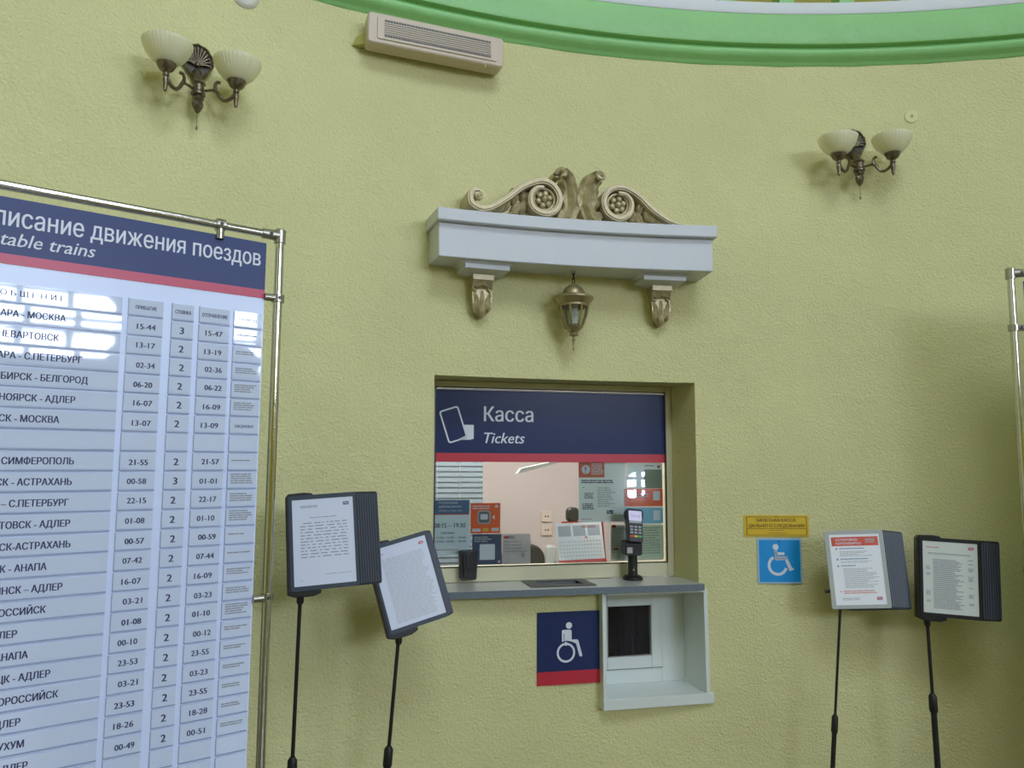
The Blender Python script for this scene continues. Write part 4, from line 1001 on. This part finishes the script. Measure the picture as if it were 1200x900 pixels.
rows = [('СООБЩЕНИЕ', 'ПРИБЫТИЕ', 'СТОЯНКА', 'ОТПРАВЛЕНИЕ', 'ПЕРИОДИЧНОСТЬ', 0),
 ('САМАРА - МОСКВА', '15-44', '3', '15-47', 1, 68), ('НИЖНЕВАРТОВСК', '13-17', '2', '13-19', 2, 62), ('САМАРА - С.ПЕТЕРБУРГ', '02-34', '2', '02-36', 3, 89),
 ('НОВОСИБИРСК - БЕЛГОРОД', '06-20', '2', '06-22', 4, 97), ('КРАСНОЯРСК - АДЛЕР', '16-07', '2', '16-09', 4, 84), ('МАГНИТОГОРСК - МОСКВА', '13-07', '2', '13-09', 'ЕЖЕДНЕВНО', 68),
 None,
 ('ПЕРМЬ - СИМФЕРОПОЛЬ', '21-55', '2', '21-57', 1, 87), ('НИЖНЕВАРТОВСК - АСТРАХАНЬ', '00-58', '3', '01-01', 5, 86), ('САМАРА – С.ПЕТЕРБУРГ', '22-15', '2', '22-17', 4, 84),
 ('НИЖНЕВАРТОВСК - АДЛЕР', '01-08', '2', '01-10', 5, 87), ('НИЖНЕВАРТОВСК-АСТРАХАНЬ', '00-57', '2', '00-59', 1, 89), ('ТОМСК - АНАПА', '07-42', '2', '07-44', 1, 65),
 ('ЧЕЛЯБИНСК – АДЛЕР', '16-07', '2', '16-09', 3, 83), ('НОВОРОССИЙСК', '03-21', '2', '03-23', 3, 67), ('САМАРА - АДЛЕР', '01-08', '2', '01-10', 5, 40),
 ('САМАРА - АНАПА', '00-10', '2', '00-12', 2, 52), ('НОВОКУЗНЕЦК - АДЛЕР', '23-53', '2', '23-55', 2, 76), ('ТОМСК - НОВОРОССИЙСК', '03-21', '2', '03-23', 2, 86),
 ('ОМСК - АДЛЕР', '23-53', '2', '23-55', 2, 49), ('САМАРА - СУХУМ', '18-26', '2', '18-28', 2, 54), ('ПЕРМЬ - АДЛЕР', '00-49', '2', '00-51', 2, 59), None, None, None, None, None]
pr_ = random.Random(5)
pockmesh = {}
for i, row in enumerate(rows):
    zc = 2.160 - .0570 * i
    for j, (a, c2) in enumerate(cols):
        if j not in pockmesh:
            b = MB(); w_ = c2 - a
            b.box(-w_ / 2, w_ / 2, -.0010, .002, -.0215, .0245)
            b.cm = 1; b.box(-w_ / 2, w_ / 2, -.0032, .002, -.0262, -.0235); b.box(-w_ / 2 - .002, -w_ / 2, -.0022, .002, -.026, .026)
            o = b.build('pocket', [M['pocket'], M['pocketedge']], bd, smooth=False); pockmesh[j] = o.data
        else:
            o = bpy.data.objects.new('pocket', pockmesh[j]); COL.objects.link(o); o.parent = bd
        o.location = ((a + c2) / 2, 0, zc)
        o.rotation_euler = (pr_.uniform(-.004, .004), 0, pr_.uniform(-.004, .004))
        if row is None: continue
        v = row[j]
        ctr = (a + c2) / 2
        if i == 0:
            if j == 0: text('С О О Б Щ Е Н И Е', 'lettering', o, M['ink'], x=-.61 - ctr, z=-.008, y=-.0014, size=.022, width=.20, weight=.015, align='r')
            elif j == 4: text('ПЕРИОД.', 'lettering', o, M['ink'], x=0, z=-.005, y=-.0014, size=.013, width=.060, align='c', weight=.015)
            else: text(v, 'lettering', o, M['ink'], x=0, z=-.005, y=-.0014, size=.0155, width=(.058, .046, .078)[j - 1], align='c', weight=.02)
        elif j == 0:
            px = row[5]; # right end of the destination in board units
            ue = -.7665 + (px / 134.) * (.7665 - .463) * (1 + .10 * (1 - px / 134.))
            text(v, 'lettering', o, M['ink'], x=ue - ctr, z=-.0085, y=-.0014, size=.0265, xs=.80, align='r', weight=.022)
        elif j in (1, 3): text(v, 'lettering', o, M['ink'], x=.002 + pr_.uniform(-.004, .004), z=-.008 + pr_.uniform(-.002, .002), y=-.0014, size=.0235, width=.051, align='c', weight=.020 if (i * j) % 4 else .028)
        elif j == 2: text(v, 'lettering', o, M['ink'], x=pr_.uniform(-.003, .003), z=-.010, y=-.0014, size=.030, align='c', weight=.024)
        elif isinstance(v, str): text(v, 'lettering', o, M['ink'], x=0, z=-.005, y=-.0014, size=.012, width=.058, align='c', weight=.015)
        else:
            b = MB(); n = v; zt = .004 + .0035 * n; wdt = .036
            lines(b, -wdt, wdt, zt, zt - .0068 * n, n, -.0014, fill=.55, ragged=.3, rng=pr_, gap=.006); b.build('small_print', M['inkgrey'], o, smooth=False)

# the second board at the right edge of the view (only its left upright shows)
b2 = empty('timetable_board', (2.005, 3.08, 0), R_(-14), 'chrome framed board at far right edge, only its upright showing', 'timetable board')
W2 = 1.0
tube_part('upright', (.03, 0, .03), (.03, 0, 2.50), .0140, M['chrome'], b2); tube_part('upright', (W2, 0, .03), (W2, 0, 2.50), .0140, M['chrome'], b2)
tube_part('top_rail', (.03, 0, 2.485), (W2, 0, 2.485), .0135, M['chrome'], b2); tube_part('bottom_rail', (.03, 0, .42), (W2, 0, .42), .0135, M['chrome'], b2)
for x, z in ((.03, 2.26), (.03, 1.30), (W2, 2.26), (W2, 1.30)):
    b = MB(); sg = 1 if x < .5 else -1
    b.tube([(x, 0, z - .013), (x, 0, z + .013)], .021, 18); b.tube([(x, -.004, z), (x + sg * .046, -.004, z)], [.013, .0125], 12)
    o = b.build('clamp', M['steel'], b2)
    b = MB(Matrix.Translation((x + sg * .022, -.017, z)) @ Matrix.Rotation(R_(90), 4, 'X')); b.lathe([(.001, .002), (.0025, .0025), (.0055, .003), (.0060, 0)], 14); b.build('clamp_screw', M['tray'], o)
for x, sg in ((.03, 1), (W2, -1)):
    b = MB(); b.tube([(x, 0, 2.462), (x, 0, 2.504), (x, 0, 2.507)], [.019, .019, .016], 18); b.tube([(x, 0, 2.485), (x + sg * .060, 0, 2.485)], [.018, .0165], 16); o = b.build('corner_joint', M['steel'], b2)
    b = MB(Matrix.Translation((x + sg * .036, -.016, 2.485)) @ Matrix.Rotation(R_(90), 4, 'X')); b.lathe([(.001, .002), (.0025, .0025), (.0055, .003), (.0060, 0)], 14); b.build('joint_screw', M['tray'], o)
    b = MB(); b.box(x - .02, x + .02, -.2, .2, 0, .03); b.build('foot', M['steel'], b2, bevel=.004)
b = MB(); b.box(.075, W2 - .045, .002, .008, .46, 2.452); b.build('panel', M['board'], b2, smooth=False)
b = MB(); b.box(.075, W2 - .045, .0005, .0021, 2.29, 2.4515); b.build('heading_band', M['navyb'], b2, smooth=False)

# ================================================================ OFFICE BEHIND THE GLASS
def in_w(x, y, z): return MXW @ Vector((x, y, z))
def office(name, quads, m):
    b = MB(MXW)
    for q_ in quads: b.box(*q_)
    return tag(b.build(name, m, smooth=False), kind='structure')
office('wall_office_back', [(-1.9, 1.6, 2.45, 2.5, 0, 2.8)], M['officewall'])
office('wall_office_left', [(-1.95, -1.9, .24, 2.5, 0, 2.8)], M['officewall'])
office('wall_office_right', [(1.6, 1.65, .24, 2.5, 0, 2.8)], M['officewhite'])
office('wall_office_front', [(-1.9, -.60, .20, .24, 0, 2.8), (.64, 1.6, .20, .24, 0, 2.8), (.585, .64, .20, .24, 1.15, 2.8), (-.60, .585, .20, .24, 2.08, 2.8), (-.60, .15, .20, .24, 0, 1.17), (.15, .64, .20, .24, 0, .65)], M['officewhite'])
office('ceiling_office', [(-1.9, 1.6, .2, 2.5, 2.8, 2.85)], M['officewhite'])
office('floor_office', [(-1.9, 1.6, .2, 2.5, .0, .02)], M['officefloor'])
def off_e(name, x, y, z, label, cat, group=None):
    p = in_w(x, y, z); return empty(name, p, R_(TH0 - 90), label, cat, group)
t = off_e('window_blind', -.62, 1.6, .85, 'grey green horizontal slat blind behind the left of the glass', 'blind')
for k in range(36):
    if k == 0:
        b = MB(); b.add([(-.62, -.005, -.0165), (.551, -.005, -.0165), (.551, .002, .0165), (-.62, .002, .0165), (-.62, -.0035, -.0165), (.551, -.0035, -.0165), (.551, .0035, .0165), (-.62, .0035, .0165)], [(0, 1, 2, 3), (7, 6, 5, 4), (0, 4, 5, 1), (1, 5, 6, 2), (2, 6, 7, 3), (3, 7, 4, 0)]); o = b.build('slat', M['blind'], t, smooth=False); sl = o.data
    else: o = bpy.data.objects.new('slat', sl); COL.objects.link(o); o.parent = t
    o.location = (0, 0, .02 + k * .0335)
for x in (-.3, .255, .40):
    b = MB(); b.tube([(x, -.012, 0), (x, -.012, 1.2)], .0018, 5); b.build('ladder_cord', M['palegrey'], t)
b = MB(); b.box(-.62, .551, -.02, .02, 1.205, 1.245); b.build('head_rail', M['blind'], t, smooth=False)
# desk behind the glass
t = off_e('office_desk', 0, .6, 0.02, 'pale office desk behind the ticket window glass', 'desk')
b = MB(); b.box(-.9, 1.2, -.26, .22, 1.06, 1.09); b.build('desk_top', M['officewhite'], t, bevel=.003)
for x in (-.85, 1.12):
    b = MB(); b.box(x, x + .03, -.26, .18, 0, 1.06); b.build('side_panel', M['officewhite'], t, smooth=False)
# calendar
t = off_e('desk_calendar', .146, .235, 1.243, 'white tent calendar with red base standing inside the glass', 'calendar')
mx = Matrix.Rotation(R_(-14), 4, 'X') @ Matrix.Rotation(R_(-1.5), 4, 'Y')
b = MB(mx); b.box(-.115, .115, -.001, .001, .014, .188); b.build('page', M['paper2'], t, smooth=False)
b = MB(mx); b.box(-.115, .120, -.0012, .0012, 0, .014); b.build('base_strip', M['redkey'], t, smooth=False)
b = MB(); b.add([(.118, 0, 0), (.140, .075, 0), (.120, .044, .188), (.116, .040, .188)], [(0, 1, 2, 3)]); b.add([(-.09, .078, 0), (.140, .075, 0), (.120, .046, .188), (-.09, .047, .188)], [(0, 1, 2, 3)]); b.build('back_leaf', M['redkey'], t, smooth=False)
b = MB(mx)
for k in range(3): b.quad(-.105 + k * .073, -.043 + k * .073, .124, .174, -.0014)
b.build('month_block', M['calgrey'], t, smooth=False)
b = MB(mx)
for k in range(14):
    for j in range(5): b.quad(-.105 + k * .0152, -.098 + k * .0152, .030 + .0165 * j, .034 + .0165 * j, -.0014)
b.build('date_print', M['inkpale'], t, smooth=False)
b = MB(mx)
for k in range(8, 14):
    for j in range(3, 5): b.quad(-.105 + k * .0152, -.098 + k * .0152, .032 + .0165 * j, .036 + .0165 * j, -.0018)
disc(b, .030, .117, .007, -.0018); b.build('red_print', mat('calendar_red', (.75, .35, .33), .5), t, smooth=False)
tt = off_e('stationery_box', .146, .235, 1.243, 'dark grey box on the desk carrying the calendar', 'box'); 
b = MB(); b.box(-.115, .135, -.012, .09, -.133, -.001); b.build('box_body', M['slate2'], tt, bevel=.002)
# chairs: backs just visible
def chair(x, y, z, w_, hgt, m, label):
    t = off_e('office_chair', x, y, 0.02, label, 'chair')
    b = MB(); b.prism(rrect(-w_ / 2, w_ / 2, z - hgt, z, w_ * .35, 6), -.025, .025); b.build('backrest', m, t, bevel=.012)
    b = MB(); b.prism(rrect(-.18, .18, -.04, .04, .03, 4), 0, .36, mx=Matrix.Translation((0, -.02, .56))); b.build('seat', m, t, bevel=.012)
    b = MB(); b.tube([(0, .02, z - hgt + .05), (0, .05, .70), (0, .12, .55)], .02, 8); b.build('back_support', M['blackrub'], t)
    b = MB(); b.tube([(0, .2, .52), (0, .2, .08)], .028, 10); b.build('gas_post', M['blackrub'], t)
    for k in range(5):
        a = k * 2 * PI / 5 + .3; b = MB(); b.tube([(0, .2, .09), (.19 * math.cos(a), .2 + .19 * math.sin(a), .05)], [.025, .015], 8); b.ball((.19 * math.cos(a), .2 + .19 * math.sin(a), .028), .026, .026, .026); b.build('leg', M['blackrub'], t)
    return t
chair(.02, .90, 1.245, .25, .36, M['black'], 'black chair back behind the grey leaflet')
chair(.455, 1.85, 1.135, .075, .30, M['palegrey'], 'grey chair back left of the desk calendar')
chair(.435, 1.30, 1.42, .078, .09, M['black'], 'black chair headrest showing above the desk calendar')
# slim silver lamp head
t = off_e('office_lamp', .095, .75, 1.09, 'slim silver desk lamp arm slanting behind the glass', 'lamp')
b = MB(); b.add([(-.145, 0, .560), (-.120, 0, .592), (.20, 0, .660), (.20, 0, .650), (-.145, .05, .560), (-.120, .05, .592), (.20, .05, .660), (.20, .05, .650)], [(0, 1, 2, 3), (7, 6, 5, 4), (0, 4, 5, 1), (1, 5, 6, 2), (2, 6, 7, 3), (3, 7, 4, 0)]); b.build('lamp_head', M['palegrey'], t, bevel=.003)
b = MB(); b.tube([(.19, .03, .655), (.42, .03, .60), (.47, .03, .0)], .008, 8); b.lathe([(.001, 0), (.08, 0), (.08, .012), (.001, .02)], 20, (.47, .03, 0)); b.build('lamp_post', M['palegrey'], t)
# wall sockets
for k, z in enumerate((1.309, 1.206)):
    t = off_e('wall_socket', .592, 2.445, z, ['upper', 'lower'][k] + ' pinkish socket on the office back wall', 'socket', 'sockets on the office back wall')
    b = MB(); b.prism(rrect(-.042, .042, -.040, .040, .008), -.010, 0); b.build('cover_plate', M['socket'], t, bevel=.002)
    b = MB(); b.ball((-.010, -.011, 0), .006, .002, .006); b.ball((.012, -.011, 0), .006, .002, .006); b.build('pin_holes', M['black'], t)
